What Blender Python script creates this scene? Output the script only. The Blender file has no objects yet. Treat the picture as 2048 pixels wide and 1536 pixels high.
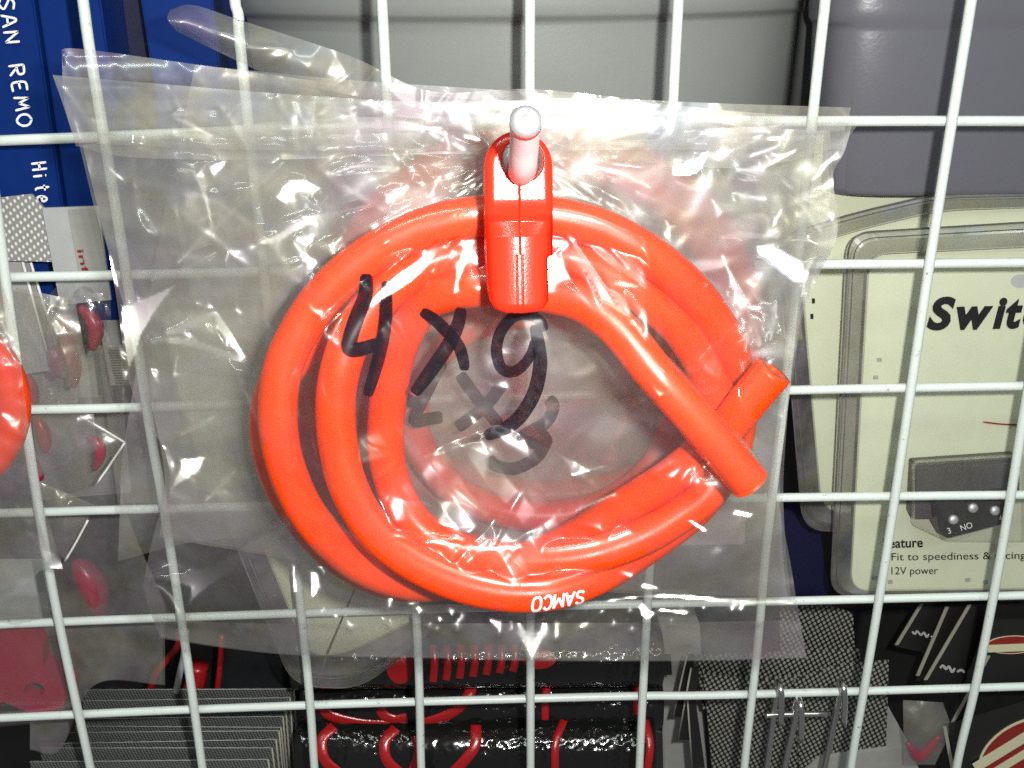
import bpy, bmesh, math, random
import numpy as np
from mathutils import Vector, Matrix

S = bpy.context.scene
COL = S.collection
MM = 0.001
CELL = 0.030                       # grid pitch in metres

# ------------------------------------------------------------------ camera
F = 2015.93                        # focal length, pixels of the 2048 px frame
RX, RY, RZ = 0.3896, -0.0270, -0.0201
T = np.array([0.1391, -1.7836, 7.1373])
def _rot(a, b, c):
    ca, sa, cb, sb, cc, sc = math.cos(a), math.sin(a), math.cos(b), math.sin(b), math.cos(c), math.sin(c)
    return (np.array([[cc, -sc, 0], [sc, cc, 0], [0, 0, 1]]) @ np.array([[cb, 0, sb], [0, 1, 0], [-sb, 0, cb]])
            @ np.array([[1, 0, 0], [0, ca, -sa], [0, sa, ca]]))
R = _rot(RX, RY, RZ)
CP = -R.T @ T                      # camera in grid cells (right, down, into the wall)
Z0 = 1.40                          # height of the top wire above the shop floor
def W(v):                          # grid cells -> world metres
    v = np.asarray(v, float)
    return np.stack([v[..., 0]*CELL, v[..., 2]*CELL, Z0 - v[..., 1]*CELL], -1)
def ray(px, py):
    k = np.stack([(np.asarray(px, float)-1024)/F, (np.asarray(py, float)-768)/F, np.ones_like(np.asarray(px, float))], -1)
    return k @ R
def P(px, py, d):                  # a point d millimetres in front of the grid plane (negative: behind it)
    r = ray(px, py)
    t = (-np.asarray(d, float)/30.0 - CP[2]) / r[..., 2]
    return W(CP + r*t[..., None])
def PV(px, py, d): return Vector(P(px, py, d).tolist())

cam_d = bpy.data.cameras.new("camera"); cam = bpy.data.objects.new("camera", cam_d); COL.objects.link(cam)
cam_d.sensor_width = 36.0; cam_d.lens = F/2048*36.0
cam_d.clip_start = 0.005; cam_d.clip_end = 20
def _ax(r): return Vector((r[0], r[2], -r[1]))
xa, ya, za = _ax(R[0]), -_ax(R[1]), -_ax(R[2])
m = Matrix((xa, ya, za)).transposed().to_4x4()
CW = Vector(W(CP).tolist()); m.translation = CW
cam.matrix_world = m
S.camera = cam

# ------------------------------------------------------------------ world, lamps, exposure
w = bpy.data.worlds.new("World"); S.world = w; w.use_nodes = True
w.node_tree.nodes["Background"].inputs[0].default_value = (0.96, 0.94, 1.0, 1)
w.node_tree.nodes["Background"].inputs[1].default_value = 0.10
def area(name, loc, target, energy, shape, sx, sy, col):
    l = bpy.data.lights.new(name, 'AREA'); l.energy = energy; l.shape = shape; l.size = sx
    if shape == 'RECTANGLE': l.size_y = sy
    l.color = col
    o = bpy.data.objects.new(name, l); COL.objects.link(o); o.location = loc
    o.rotation_euler = (Vector(target)-Vector(loc)).to_track_quat('-Z', 'Y').to_euler()
    return o
fl = CW + xa*0.024 + ya*0.012
area("camera_flash", fl, PV(1060, 640, 20), 0.66, 'DISK', 0.009, 0, (1.0, 0.985, 0.95))
area("overhead_fill", (-0.5, -0.75, 2.9), (0, 0, 1.3), 9.0, 'RECTANGLE', 1.2, 0.04, (0.88, 1.0, 0.95))  # two unseen strips added for soft fill and more glints on the film
area("overhead_fill", (0.7, -1.5, 2.9), (0, 0, 1.3), 9.0, 'RECTANGLE', 1.2, 0.04, (0.88, 1.0, 0.95))
vs = S.view_settings; S.display_settings.display_device = 'sRGB'
vs.view_transform = 'Standard'; vs.look = 'None'; vs.exposure = 0.2; vs.gamma = 1.0
cy = S.cycles
cy.transparent_max_bounces = 48; cy.max_bounces = 8; cy.diffuse_bounces = 3; cy.glossy_bounces = 3
cy.transmission_bounces = 6; cy.caustics_reflective = False; cy.caustics_refractive = False
cy.use_denoising = False; cy.sample_clamp_indirect = 4.0

# ------------------------------------------------------------------ materials
def newmat(name):
    mt = bpy.data.materials.new(name); mt.use_nodes = True
    nt = mt.node_tree; nt.nodes.clear()
    out = nt.nodes.new("ShaderNodeOutputMaterial")
    return mt, nt, out
def N(nt, typ, **kw):
    n = nt.nodes.new(typ)
    for k, v in kw.items():
        if isinstance(k, str) and hasattr(n, k): setattr(n, k, v)
    return n
def mapping(nt, scale=1.0, rot=(0, 0, 0), coord="Object"):
    tc = N(nt, "ShaderNodeTexCoord"); mp = N(nt, "ShaderNodeMapping")
    nt.links.new(tc.outputs[coord], mp.inputs[0])
    mp.inputs["Scale"].default_value = (scale,)*3 if not isinstance(scale, tuple) else scale
    mp.inputs["Rotation"].default_value = rot
    return mp.outputs[0]
def solid(name, col, rough=0.5, metal=0.0, var=0.06, vscale=300.0, bump=0.0, bscale=1500.0, spec=0.5, coat=0.0, sss=0.0, rvar=0.0):
    mt, nt, out = newmat(name)
    b = N(nt, "ShaderNodeBsdfPrincipled"); nt.links.new(b.outputs[0], out.inputs[0])
    b.inputs["Roughness"].default_value = rough; b.inputs["Metallic"].default_value = metal
    b.inputs["Specular IOR Level"].default_value = spec; b.inputs["Coat Weight"].default_value = coat
    v = mapping(nt)
    n = N(nt, "ShaderNodeTexNoise"); n.inputs["Scale"].default_value = vscale; n.inputs["Detail"].default_value = 4
    nt.links.new(v, n.inputs["Vector"])
    mx = N(nt, "ShaderNodeMix", data_type='RGBA')
    mx.inputs[6].default_value = tuple(c*(1-var) for c in col) + (1,)
    mx.inputs[7].default_value = tuple(min(1, c*(1+var)) for c in col) + (1,)
    nt.links.new(n.outputs[0], mx.inputs[0]); nt.links.new(mx.outputs[2], b.inputs["Base Color"])
    if sss:
        b.inputs["Subsurface Weight"].default_value = sss; b.inputs["Subsurface Radius"].default_value = (1.0, 0.30, 0.12); b.inputs["Subsurface Scale"].default_value = 0.0025
    if rvar:
        n3 = N(nt, "ShaderNodeTexNoise"); n3.inputs["Scale"].default_value = 260; n3.inputs["Detail"].default_value = 7; nt.links.new(v, n3.inputs["Vector"])
        m3 = N(nt, "ShaderNodeMapRange"); m3.inputs[1].default_value = 0.3; m3.inputs[2].default_value = 0.75; m3.inputs[3].default_value = rough-rvar; m3.inputs[4].default_value = rough+rvar
        nt.links.new(n3.outputs[0], m3.inputs[0]); nt.links.new(m3.outputs[0], b.inputs["Roughness"])
    if bump:
        n2 = N(nt, "ShaderNodeTexNoise"); n2.inputs["Scale"].default_value = bscale; n2.inputs["Detail"].default_value = 3
        nt.links.new(v, n2.inputs["Vector"])
        bp = N(nt, "ShaderNodeBump"); bp.inputs["Strength"].default_value = bump; bp.inputs["Distance"].default_value = 0.0003
        nt.links.new(n2.outputs[0], bp.inputs["Height"]); nt.links.new(bp.outputs[0], b.inputs["Normal"])
    return mt
def film(name, veil=0.10, gloss=1.5, rough=0.07, tint=(0.97, 0.97, 0.96), bump=0.0, wide=0.5):
    mt, nt, out = newmat(name)
    tr = N(nt, "ShaderNodeBsdfTransparent"); tr.inputs[0].default_value = tint + (1,)
    df = N(nt, "ShaderNodeBsdfDiffuse"); df.inputs[0].default_value = (0.82, 0.80, 0.80, 1)
    tl = N(nt, "ShaderNodeBsdfTranslucent"); tl.inputs[0].default_value = (0.82, 0.80, 0.80, 1)
    a = N(nt, "ShaderNodeMixShader"); a.inputs[0].default_value = 0.4
    nt.links.new(df.outputs[0], a.inputs[1]); nt.links.new(tl.outputs[0], a.inputs[2])
    v = mapping(nt)
    n = N(nt, "ShaderNodeTexNoise"); n.inputs["Scale"].default_value = 46; n.inputs["Detail"].default_value = 7
    n.inputs["Roughness"].default_value = 0.65
    nt.links.new(v, n.inputs["Vector"])
    mr = N(nt, "ShaderNodeMapRange"); mr.inputs[1].default_value = 0.3; mr.inputs[2].default_value = 0.7
    mr.inputs[3].default_value = veil*0.3; mr.inputs[4].default_value = veil*1.8
    nt.links.new(n.outputs[0], mr.inputs[0])
    b = N(nt, "ShaderNodeMixShader"); nt.links.new(mr.outputs[0], b.inputs[0])
    nt.links.new(tr.outputs[0], b.inputs[1]); nt.links.new(a.outputs[0], b.inputs[2])
    gl = N(nt, "ShaderNodeMixShader"); gl.inputs[0].default_value = wide
    g1 = N(nt, "ShaderNodeBsdfGlossy"); g1.inputs["Roughness"].default_value = rough
    g2 = N(nt, "ShaderNodeBsdfGlossy"); g2.inputs["Roughness"].default_value = 0.44
    nz_ = N(nt, "ShaderNodeTexNoise"); nz_.inputs["Scale"].default_value = 55; nz_.inputs["Detail"].default_value = 3; nt.links.new(v, nz_.inputs["Vector"])
    cr_ = N(nt, "ShaderNodeValToRGB"); el = cr_.color_ramp.elements
    el[0].position = 0.34; el[0].color = (1.0, 0.80, 0.93, 1); el[1].position = 0.66; el[1].color = (0.86, 0.92, 1.0, 1)
    e2 = el.new(0.44); e2.color = (1, 1, 1, 1); e3 = el.new(0.54); e3.color = (1.0, 0.96, 0.74, 1)
    nt.links.new(nz_.outputs[0], cr_.inputs[0]); nt.links.new(cr_.outputs[0], g2.inputs[0])
    nt.links.new(cr_.outputs[0], df.inputs[0])
    nt.links.new(g1.outputs[0], gl.inputs[1]); nt.links.new(g2.outputs[0], gl.inputs[2])
    lw = N(nt, "ShaderNodeLayerWeight"); lw.inputs[0].default_value = 0.5      # both faces of a thin sheet reflect alike
    pw = N(nt, "ShaderNodeMath", operation='POWER'); pw.inputs[1].default_value = 5.0
    nt.links.new(lw.outputs["Facing"], pw.inputs[0])
    mu = N(nt, "ShaderNodeMath", operation='MULTIPLY_ADD'); mu.inputs[1].default_value = 0.7; mu.inputs[2].default_value = 0.042*gloss; mu.use_clamp = True
    nt.links.new(pw.outputs[0], mu.inputs[0])
    c = N(nt, "ShaderNodeMixShader"); nt.links.new(mu.outputs[0], c.inputs[0])
    nt.links.new(b.outputs[0], c.inputs[1]); nt.links.new(gl.outputs[0], c.inputs[2])
    nt.links.new(c.outputs[0], out.inputs[0])
    if bump:
        n2 = N(nt, "ShaderNodeTexNoise"); n2.inputs["Scale"].default_value = 420; n2.inputs["Detail"].default_value = 2
        nt.links.new(v, n2.inputs["Vector"])
        bp = N(nt, "ShaderNodeBump"); bp.inputs["Strength"].default_value = bump; bp.inputs["Distance"].default_value = 0.0006
        nt.links.new(n2.outputs[0], bp.inputs["Height"]); nt.links.new(bp.outputs[0], g1.inputs["Normal"])
    return mt
def perforated(name, pitch, light, dark, angle=0.6, thr=0.36, squash=1.0):
    mt, nt, out = newmat(name)
    b = N(nt, "ShaderNodeBsdfPrincipled"); nt.links.new(b.outputs[0], out.inputs[0]); b.inputs["Roughness"].default_value = 0.4
    v = mapping(nt, (1/pitch, 1.0, squash/pitch), (0, angle, 0))
    sx = N(nt, "ShaderNodeSeparateXYZ"); nt.links.new(v, sx.inputs[0])
    cx = N(nt, "ShaderNodeCombineXYZ"); nt.links.new(sx.outputs[0], cx.inputs[0]); nt.links.new(sx.outputs[2], cx.inputs[1])
    vo = N(nt, "ShaderNodeTexVoronoi", voronoi_dimensions='2D'); vo.inputs["Scale"].default_value = 1.0
    vo.inputs["Randomness"].default_value = 0.06
    nt.links.new(cx.outputs[0], vo.inputs["Vector"])
    mr = N(nt, "ShaderNodeMapRange"); mr.inputs[1].default_value = thr-0.08; mr.inputs[2].default_value = thr+0.08
    nt.links.new(vo.outputs["Distance"], mr.inputs[0])
    mx = N(nt, "ShaderNodeMix", data_type='RGBA'); mx.inputs[6].default_value = light+(1,); mx.inputs[7].default_value = dark+(1,)
    nt.links.new(mr.outputs[0], mx.inputs[0]); nt.links.new(mx.outputs[2], b.inputs["Base Color"])
    return mt
def glitter(name):
    mt, nt, out = newmat(name)
    b = N(nt, "ShaderNodeBsdfPrincipled"); nt.links.new(b.outputs[0], out.inputs[0])
    b.inputs["Base Color"].default_value = (0.008, 0.009, 0.008, 1); b.inputs["Roughness"].default_value = 0.13
    b.inputs["Specular IOR Level"].default_value = 0.7
    v = mapping(nt)
    vo = N(nt, "ShaderNodeTexVoronoi", feature='SMOOTH_F1'); vo.inputs["Scale"].default_value = 520; nt.links.new(v, vo.inputs["Vector"])
    n = N(nt, "ShaderNodeTexNoise"); n.inputs["Scale"].default_value = 210; n.inputs["Detail"].default_value = 5; nt.links.new(v, n.inputs["Vector"])
    ad = N(nt, "ShaderNodeMath", operation='ADD'); nt.links.new(vo.outputs["Distance"], ad.inputs[0]); nt.links.new(n.outputs[0], ad.inputs[1])
    bp = N(nt, "ShaderNodeBump"); bp.inputs["Strength"].default_value = 0.8; bp.inputs["Distance"].default_value = 0.0009
    pn = N(nt, "ShaderNodeTexNoise"); pn.inputs["Scale"].default_value = 70; pn.inputs["Detail"].default_value = 2; nt.links.new(v, pn.inputs["Vector"])
    pm = N(nt, "ShaderNodeMapRange"); pm.inputs[1].default_value = 0.42; pm.inputs[2].default_value = 0.62; pm.inputs[3].default_value = 0.12; pm.inputs[4].default_value = 0.6
    nt.links.new(pn.outputs[0], pm.inputs[0]); nt.links.new(pm.outputs[0], bp.inputs["Strength"])
    nt.links.new(ad.outputs[0], bp.inputs["Height"]); nt.links.new(bp.outputs[0], b.inputs["Normal"])
    return mt

M = {}
M['wire'] = solid("white_powder_coat", (0.66, 0.73, 0.68), 0.35, var=0.05, vscale=500, bump=0.15, bscale=900)
def grime(mt, amount=0.62):
    nt = mt.node_tree; b = [n for n in nt.nodes if n.type == 'BSDF_PRINCIPLED'][0]; src = b.inputs["Base Color"].links[0].from_socket
    v = mapping(nt, (1, 1, 1)); n = N(nt, "ShaderNodeTexNoise"); n.inputs["Scale"].default_value = 420; n.inputs["Detail"].default_value = 8; n.inputs["Roughness"].default_value = 0.7
    nt.links.new(v, n.inputs["Vector"])
    mr = N(nt, "ShaderNodeMapRange"); mr.inputs[1].default_value = amount; mr.inputs[2].default_value = amount+0.07; nt.links.new(n.outputs[0], mr.inputs[0])
    mx = N(nt, "ShaderNodeMix", data_type='RGBA'); mx.inputs[7].default_value = (0.20, 0.20, 0.17, 1)
    nt.links.new(mr.outputs[0], mx.inputs[0]); nt.links.new(src, mx.inputs[6]); nt.links.new(mx.outputs[2], b.inputs["Base Color"])
grime(M['wire'])
M['hose'] = solid("orange_red_silicone", (0.98, 0.060, 0.003), 0.36, spec=0.3, var=0.07, vscale=160, bump=0.08, bscale=2500, sss=0.35, rvar=0.10)
M['hose_back'] = solid("red_silicone", (0.95, 0.030, 0.012), 0.40, var=0.05, vscale=120)
M['lock'] = solid("red_gloss_plastic", (0.90, 0.030, 0.010), 0.24, var=0.03, bump=0.12, bscale=2600, spec=0.6)
M['bore'] = solid("hose_bore_dark_red", (0.30, 0.012, 0.006), 0.6)
M['steel'] = solid("zinc_plated_steel", (0.80, 0.81, 0.82), 0.5, metal=0.75, var=0.08, bump=0.1)
M['chrome'] = solid("chrome_wire", (0.80, 0.80, 0.76), 0.30, metal=1.0, var=0.04)
M['chrome_soft'] = solid("worn_chrome", (0.78, 0.78, 0.79), 0.3, metal=1.0, var=0.06, bump=0.08)
M['prong'] = solid("pale_zinc", (0.80, 0.81, 0.82), 0.34, metal=0.0, var=0.08, bump=0.1)
M['white'] = solid("white_print", (0.92, 0.90, 0.88), 0.5, var=0.03)
M['black'] = solid("black_print", (0.012, 0.012, 0.014), 0.45)
M['cream'] = solid("cream_card", (0.57, 0.60, 0.435), 0.45, var=0.05, vscale=140)
M['blue'] = solid("blue_cardboard", (0.003, 0.024, 0.15), 0.5, spec=0.15, var=0.12, vscale=400)
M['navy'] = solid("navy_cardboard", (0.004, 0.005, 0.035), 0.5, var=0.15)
M['bucket'] = solid("grey_moulded_plastic", (0.25, 0.265, 0.25), 0.30, var=0.03, vscale=160, bump=0.12, bscale=1200)
M['bucket_dark'] = solid("dark_grey_moulded_plastic", (0.125, 0.125, 0.145), 0.30, var=0.03, vscale=160, bump=0.12, bscale=1200)
M['panel'] = solid("unlit_shop_black", (0.012, 0.011, 0.012), 0.7)  # darkness of the shop interior put into a near-black colour
M['smoke'] = film("smoky_tray_plastic", 0.17, 1.6, 0.10, (0.62, 0.61, 0.59))
M['clear'] = film("clear_blister_plastic", 0.03, 2.0, 0.06, (0.93, 0.93, 0.93), 0.3)
M['film'] = film("crumpled_clear_film", 0.028, 2.4, 0.20, (0.98, 0.98, 0.975), wide=0.32)
M['film_back'] = film("clear_film_inner_face", 0.05, 2.8, 0.22, (0.97, 0.97, 0.965), wide=0.6)
M['film_mid'] = film("hazy_clear_film", 0.10, 3.2, 0.20, (0.96, 0.955, 0.95), wide=0.6)
M['flap'] = film("doubled_clear_film", 0.13, 2.6, 0.18, (0.95, 0.95, 0.94))
M['film_far'] = film("dusty_clear_film", 0.15, 2.3, 0.18, (0.95, 0.95, 0.94), 0.4)
M['greybag'] = film("grey_translucent_bag", 0.13, 1.3, 0.22, (0.86, 0.85, 0.86), 0.3)
M['greycard'] = solid("grey_printed_card", (0.33, 0.33, 0.30), 0.5, var=0.12)
M['greypack'] = solid("silver_grey_card", (0.40, 0.41, 0.40), 0.35, var=0.15, vscale=200)
M['bounce_tint'] = solid("carton_red_bounce", (0.52, 0.34, 0.40), 0.5, var=0.10, vscale=70)  # mauve holds the red light bounced off the hoses
M['redpart'] = solid("crimson_plastic", (0.40, 0.010, 0.050), 0.3, var=0.1)
M['redprint'] = solid("red_print", (0.24, 0.018, 0.014), 0.4, var=0.08)
M['darkred'] = solid("dark_red_rubber", (0.36, 0.010, 0.012), 0.25, var=0.1, bump=0.3, bscale=1200)
M['glitter'] = glitter("black_sparkling_vinyl")
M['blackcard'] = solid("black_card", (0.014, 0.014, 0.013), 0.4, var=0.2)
M['edge'] = solid("raw_card_edge", (0.30, 0.29, 0.23), 0.6, var=0.15)
M['mesh'] = perforated("perforated_metal_print", 0.00128, (0.26, 0.26, 0.22), (0.008, 0.009, 0.007), 0.55, 0.36, 0.8)
M['mesh_fine'] = perforated("fine_mesh_print", 0.0009, (0.17, 0.18, 0.17), (0.035, 0.037, 0.036), 0.2, 0.36, 1.5)
M['dots'] = perforated("dotted_grey_plastic", 0.0011, (0.75, 0.75, 0.73), (0.27, 0.27, 0.25), 0.45, 0.25, 0.7)
M['device'] = solid("black_device_plastic", (0.016, 0.017, 0.019), 0.4, var=0.2)
M['device_grey'] = solid("grey_device_plastic", (0.085, 0.078, 0.075), 0.4, var=0.1)
M['ivory'] = solid("ivory_emblem_print", (0.60, 0.58, 0.38), 0.5, var=0.06)
def ink_mat(name, lo_, hi_):
    mt, nt, out = newmat(name)
    b = N(nt, "ShaderNodeBsdfPrincipled"); b.inputs["Base Color"].default_value = (0.012, 0.010, 0.016, 1)
    b.inputs["Roughness"].default_value = 0.32
    tr = N(nt, "ShaderNodeBsdfTransparent"); tr.inputs[0].default_value = (0.6, 0.55, 0.6, 1)
    n = N(nt, "ShaderNodeTexNoise"); n.inputs["Scale"].default_value = 700; n.inputs["Detail"].default_value = 5
    nt.links.new(mapping(nt), n.inputs["Vector"])
    mr = N(nt, "ShaderNodeMapRange"); mr.inputs[1].default_value = 0.35; mr.inputs[2].default_value = 0.75
    mr.inputs[3].default_value = lo_; mr.inputs[4].default_value = hi_
    nt.links.new(n.outputs[0], mr.inputs[0])
    mx = N(nt, "ShaderNodeMixShader"); nt.links.new(mr.outputs[0], mx.inputs[0])
    nt.links.new(b.outputs[0], mx.inputs[1]); nt.links.new(tr.outputs[0], mx.inputs[2])
    nt.links.new(mx.outputs[0], out.inputs[0])
    return mt
M['ink'] = ink_mat("black_marker_ink", 0.04, 0.35); M['ink_dense'] = ink_mat("dense_marker_ink", 0.0, 0.06)

# ------------------------------------------------------------------ object helpers
def mesh_obj(name, verts, faces, mt, parent=None, smooth=False):
    me = bpy.data.meshes.new(name)
    verts = np.asarray(verts, float)
    if parent is not None: verts = verts - np.array(parent.location)
    me.from_pydata(verts.tolist(), [], [list(map(int, f)) for f in faces]); me.update()
    if mt: me.materials.append(mt)
    if smooth: me.polygons.foreach_set("use_smooth", [True]*len(me.polygons))
    o = bpy.data.objects.new(name, me); COL.objects.link(o)
    if parent is not None: o.parent = parent
    return o
def sub_obj(name, verts, faces, mt, part, root, smooth=False):     # a sub-part: child of a part that sits at the root's origin
    o = mesh_obj(name, np.asarray(verts, float) - np.array(root.location), faces, mt, None, smooth)
    o.parent = part
    return o
def thing(name, label, cat, loc, group=None):
    o = bpy.data.objects.new(name, None); o.empty_display_size = 0.01; COL.objects.link(o)
    o.location = loc; return tag(o, label, cat, group)
def tag(o, label, cat, group=None):
    o["label"] = label; o["category"] = cat
    if group: o["group"] = group
    return o
def grid_faces(nv, nu):
    i = np.arange(nv-1)[:, None]*nu + np.arange(nu-1)[None, :]
    return np.stack([i, i+1, i+nu+1, i+nu], -1).reshape(-1, 4)
def catmull(pts, n=10):
    p = np.asarray(pts, float); p = np.vstack([2*p[0]-p[1], p, 2*p[-1]-p[-2]])
    out = []
    for i in range(1, len(p)-2):
        t = np.linspace(0, 1, n, endpoint=False)[:, None]
        a, b, c, d = p[i-1], p[i], p[i+1], p[i+2]
        out.append(0.5*((2*b)+(c-a)*t+(2*a-5*b+4*c-d)*t*t+(3*b-a-3*c+d)*t**3))
    return np.vstack(out+[p[-2][None]])
def tube_geo(path, rad, n=16, cap=True, hollow=None):
    path = np.asarray(path, float); k = len(path)
    tan = np.gradient(path, axis=0); tan /= np.linalg.norm(tan, axis=1)[:, None]
    up = np.array([0.0, -1, 0.3]);
    if abs(tan[0] @ up) > 0.9*np.linalg.norm(up): up = np.array([1.0, 0, 0])
    nrm = up - tan[0]*(up @ tan[0]); nrm /= np.linalg.norm(nrm)
    a = np.linspace(0, 2*math.pi, n, endpoint=False); V = []
    rad = np.broadcast_to(rad, (k,))
    for i in range(k):
        nrm = nrm - tan[i]*(nrm @ tan[i]); nrm /= np.linalg.norm(nrm); bi = np.cross(tan[i], nrm)
        V.append(path[i] + rad[i]*(np.cos(a)[:, None]*nrm + np.sin(a)[:, None]*bi))
    V = np.vstack(V); Fc = []
    for i in range(k-1):
        for j in range(n):
            j2 = (j+1) % n
            Fc.append((i*n+j, i*n+j2, (i+1)*n+j2, (i+1)*n+j))
    if hollow:
        for e, s in ((0, 1), (k-1, -1)):
            base = len(V); ring = V[e*n:(e+1)*n]; c = path[e]
            inner = c + (ring-c)*hollow; deep = inner + tan[e]*s*rad[e]*2.5
            V = np.vstack([V, inner, deep, (c+tan[e]*s*rad[e]*2.5)[None]])
            for j in range(n):
                j2 = (j+1) % n
                Fc.append((e*n+j, e*n+j2, base+j2, base+j)); Fc.append((base+j, base+j2, base+n+j2, base+n+j))
                Fc.append((base+n+j, base+n+j2, base+2*n))
    elif cap:
        Fc.append(tuple(range(n))[::-1]); Fc.append(tuple((k-1)*n+j for j in range(n)))
    return V, Fc
def tube(name, path, rad, mt, parent=None, n=16, hollow=None):
    V, Fc = tube_geo(path, rad, n, True, hollow)
    return mesh_obj(name, V, Fc, mt, parent, True)
def pxpath(pts, n=10):
    p = np.asarray(pts, float); return catmull(P(p[:, 0], p[:, 1], p[:, 2]), n)
def rounded(pts, r, n=6):          # round the corners of a pixel polygon
    out = []; p = np.asarray(pts, float); k = len(p)
    for i in range(k):
        a, b, c = p[i-1], p[i], p[(i+1) % k]
        rr = r[i] if isinstance(r, (list, tuple)) else r
        if rr <= 0: out.append(b); continue
        u = (a-b)/np.linalg.norm(a-b); v = (c-b)/np.linalg.norm(c-b)
        s, e = b+u*rr, b+v*rr
        for t in np.linspace(0, 1, n): out.append((1-t)**2*s+2*t*(1-t)*b+t*t*e)
    return np.array(out)
def plate(name, pts, d, th, mt, parent=None, bevel=0.0):      # a flat sheet: pixel outline on plane d, th millimetres thick
    p = np.asarray(pts, float); k = len(p)
    dd = np.broadcast_to(np.asarray(d, float), (k,))
    a = P(p[:, 0], p[:, 1], dd); b = a + np.array([0, th*MM, 0])
    V = np.vstack([a, b]); Fc = [tuple(range(k)), tuple(range(2*k-1, k-1, -1))]
    Fc += [(i, (i+1) % k, k+(i+1) % k, k+i)[::-1] for i in range(k)]
    o = mesh_obj(name, V, Fc, mt, parent)
    bm = bmesh.new(); bm.from_mesh(o.data); bmesh.ops.recalc_face_normals(bm, faces=bm.faces)
    if bevel:
        bmesh.ops.bevel(bm, geom=list(bm.edges), offset=bevel*MM, segments=2, affect='EDGES', clamp_overlap=True)
    bm.to_mesh(o.data); bm.free()
    return o
def ribbon_geo(lines, width, dfn, off=0.2, across=4, step=5.0, taper=0.0):
    V = []; Fc = []
    for li in lines:
        wd = width
        if isinstance(li, tuple): li, wd = li
        c = catmull(np.asarray(li, float), 12)
        L = np.r_[0, np.cumsum(np.linalg.norm(np.diff(c, axis=0), axis=1))]
        s = np.linspace(0, L[-1], max(3, int(L[-1]/step)))
        c = np.stack([np.interp(s, L, c[:, 0]), np.interp(s, L, c[:, 1])], -1)
        tn = np.gradient(c, axis=0); tn /= np.linalg.norm(tn, axis=1)[:, None]+1e-9
        nm = np.stack([-tn[:, 1], tn[:, 0]], -1)
        q = np.linspace(-.5, .5, across+1); x = s/L[-1]
        wv = wd*(1-taper*np.abs(2*x-1)**3)*np.sqrt(np.clip(np.minimum(s, L[-1]-s)/(wd*.35)+.45, 0, 1))
        g = c[:, None, :] + nm[:, None, :]*(q[None, :, None]*wv[:, None, None])
        d = dfn(g[..., 0], g[..., 1]) if callable(dfn) else np.full(g.shape[:2], float(dfn))
        b = len(V) if isinstance(V, np.ndarray) else 0
        pts = P(g[..., 0], g[..., 1], d+off).reshape(-1, 3)
        V = pts if b == 0 else np.vstack([V, pts])
        Fc += (grid_faces(len(s), across+1)+b).tolist()
    return V, Fc
def ribbon(name, lines, width, dfn, mt, parent=None, **kw):
    V, Fc = ribbon_geo(lines, width, dfn, **kw)
    return mesh_obj(name, V, Fc, mt, parent, True)
def text_geo(s, bold=0.0, shear=0.0, space=1.0):
    cu = bpy.data.curves.new("lettering", 'FONT'); cu.body = s; cu.size = 1.0; cu.offset = bold; cu.shear = shear
    cu.space_character = space; cu.resolution_u = 5
    o = bpy.data.objects.new("lettering", cu); COL.objects.link(o)
    dg = bpy.context.evaluated_depsgraph_get(); dg.update()
    me = bpy.data.meshes.new_from_object(o.evaluated_get(dg))
    v = np.array([x.co[:] for x in me.vertices]); f = [tuple(p.vertices) for p in me.polygons]
    bpy.data.objects.remove(o); bpy.data.curves.remove(cu); bpy.data.meshes.remove(me)
    return v, f
def text_px(name, s, start, end, height, dfn, mt, parent, bold=0.0, shear=0.0, off=0.2, up=None):
    v, f = text_geo(s, bold, shear)                            # the string runs from start to end, cap height in pixels
    x0, x1 = v[:, 0].min(), v[:, 0].max(); st, en = np.array(start, float), np.array(end, float)
    u = en-st; n = np.array([u[1], -u[0]])/np.linalg.norm(u) if up is None else np.array(up, float)
    g = st + ((v[:, 0]-x0)/(x1-x0))[:, None]*u + (v[:, 1]/0.70)[:, None]*height*n
    d = dfn(g[:, 0], g[:, 1]) if callable(dfn) else np.full(len(g), float(dfn))
    return mesh_obj(name, P(g[:, 0], g[:, 1], d+off), f, mt, parent)
def on_cylinder(px, py, A, B, r):  # where the view line through a pixel meets a cylinder from A to B
    A = np.array(A); ax = np.array(B)-A; ax /= np.linalg.norm(ax)
    rw = ray(px, py); dv = np.stack([rw[..., 0], rw[..., 2], -rw[..., 1]], -1); dv /= np.linalg.norm(dv, axis=-1)[..., None]
    o = np.array(CW) - A
    dp = dv - (dv @ ax)[..., None]*ax; op = o - (o @ ax)*ax
    a = (dp*dp).sum(-1); b = 2*(dp @ op); c = op @ op - r*r
    disc = np.maximum(b*b-4*a*c, 0)
    t = (-b-np.sqrt(disc))/(2*a)
    return np.array(CW) + dv*t[..., None]

# ------------------------------------------------------------------ the dark room behind the grid
V = []
bk = mesh_obj("wall", [(-1.2, 0.16, 0), (1.2, 0.16, 0), (1.2, 0.16, 2.6), (-1.2, 0.16, 2.6),
                       (-1.2, 0.18, 0), (1.2, 0.18, 0), (1.2, 0.18, 2.6), (-1.2, 0.18, 2.6)],
              [(0, 1, 2, 3), (7, 6, 5, 4), (0, 4, 5, 1), (1, 5, 6, 2), (2, 6, 7, 3), (3, 7, 4, 0)], M['panel'])
bk["kind"] = "structure"

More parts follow.
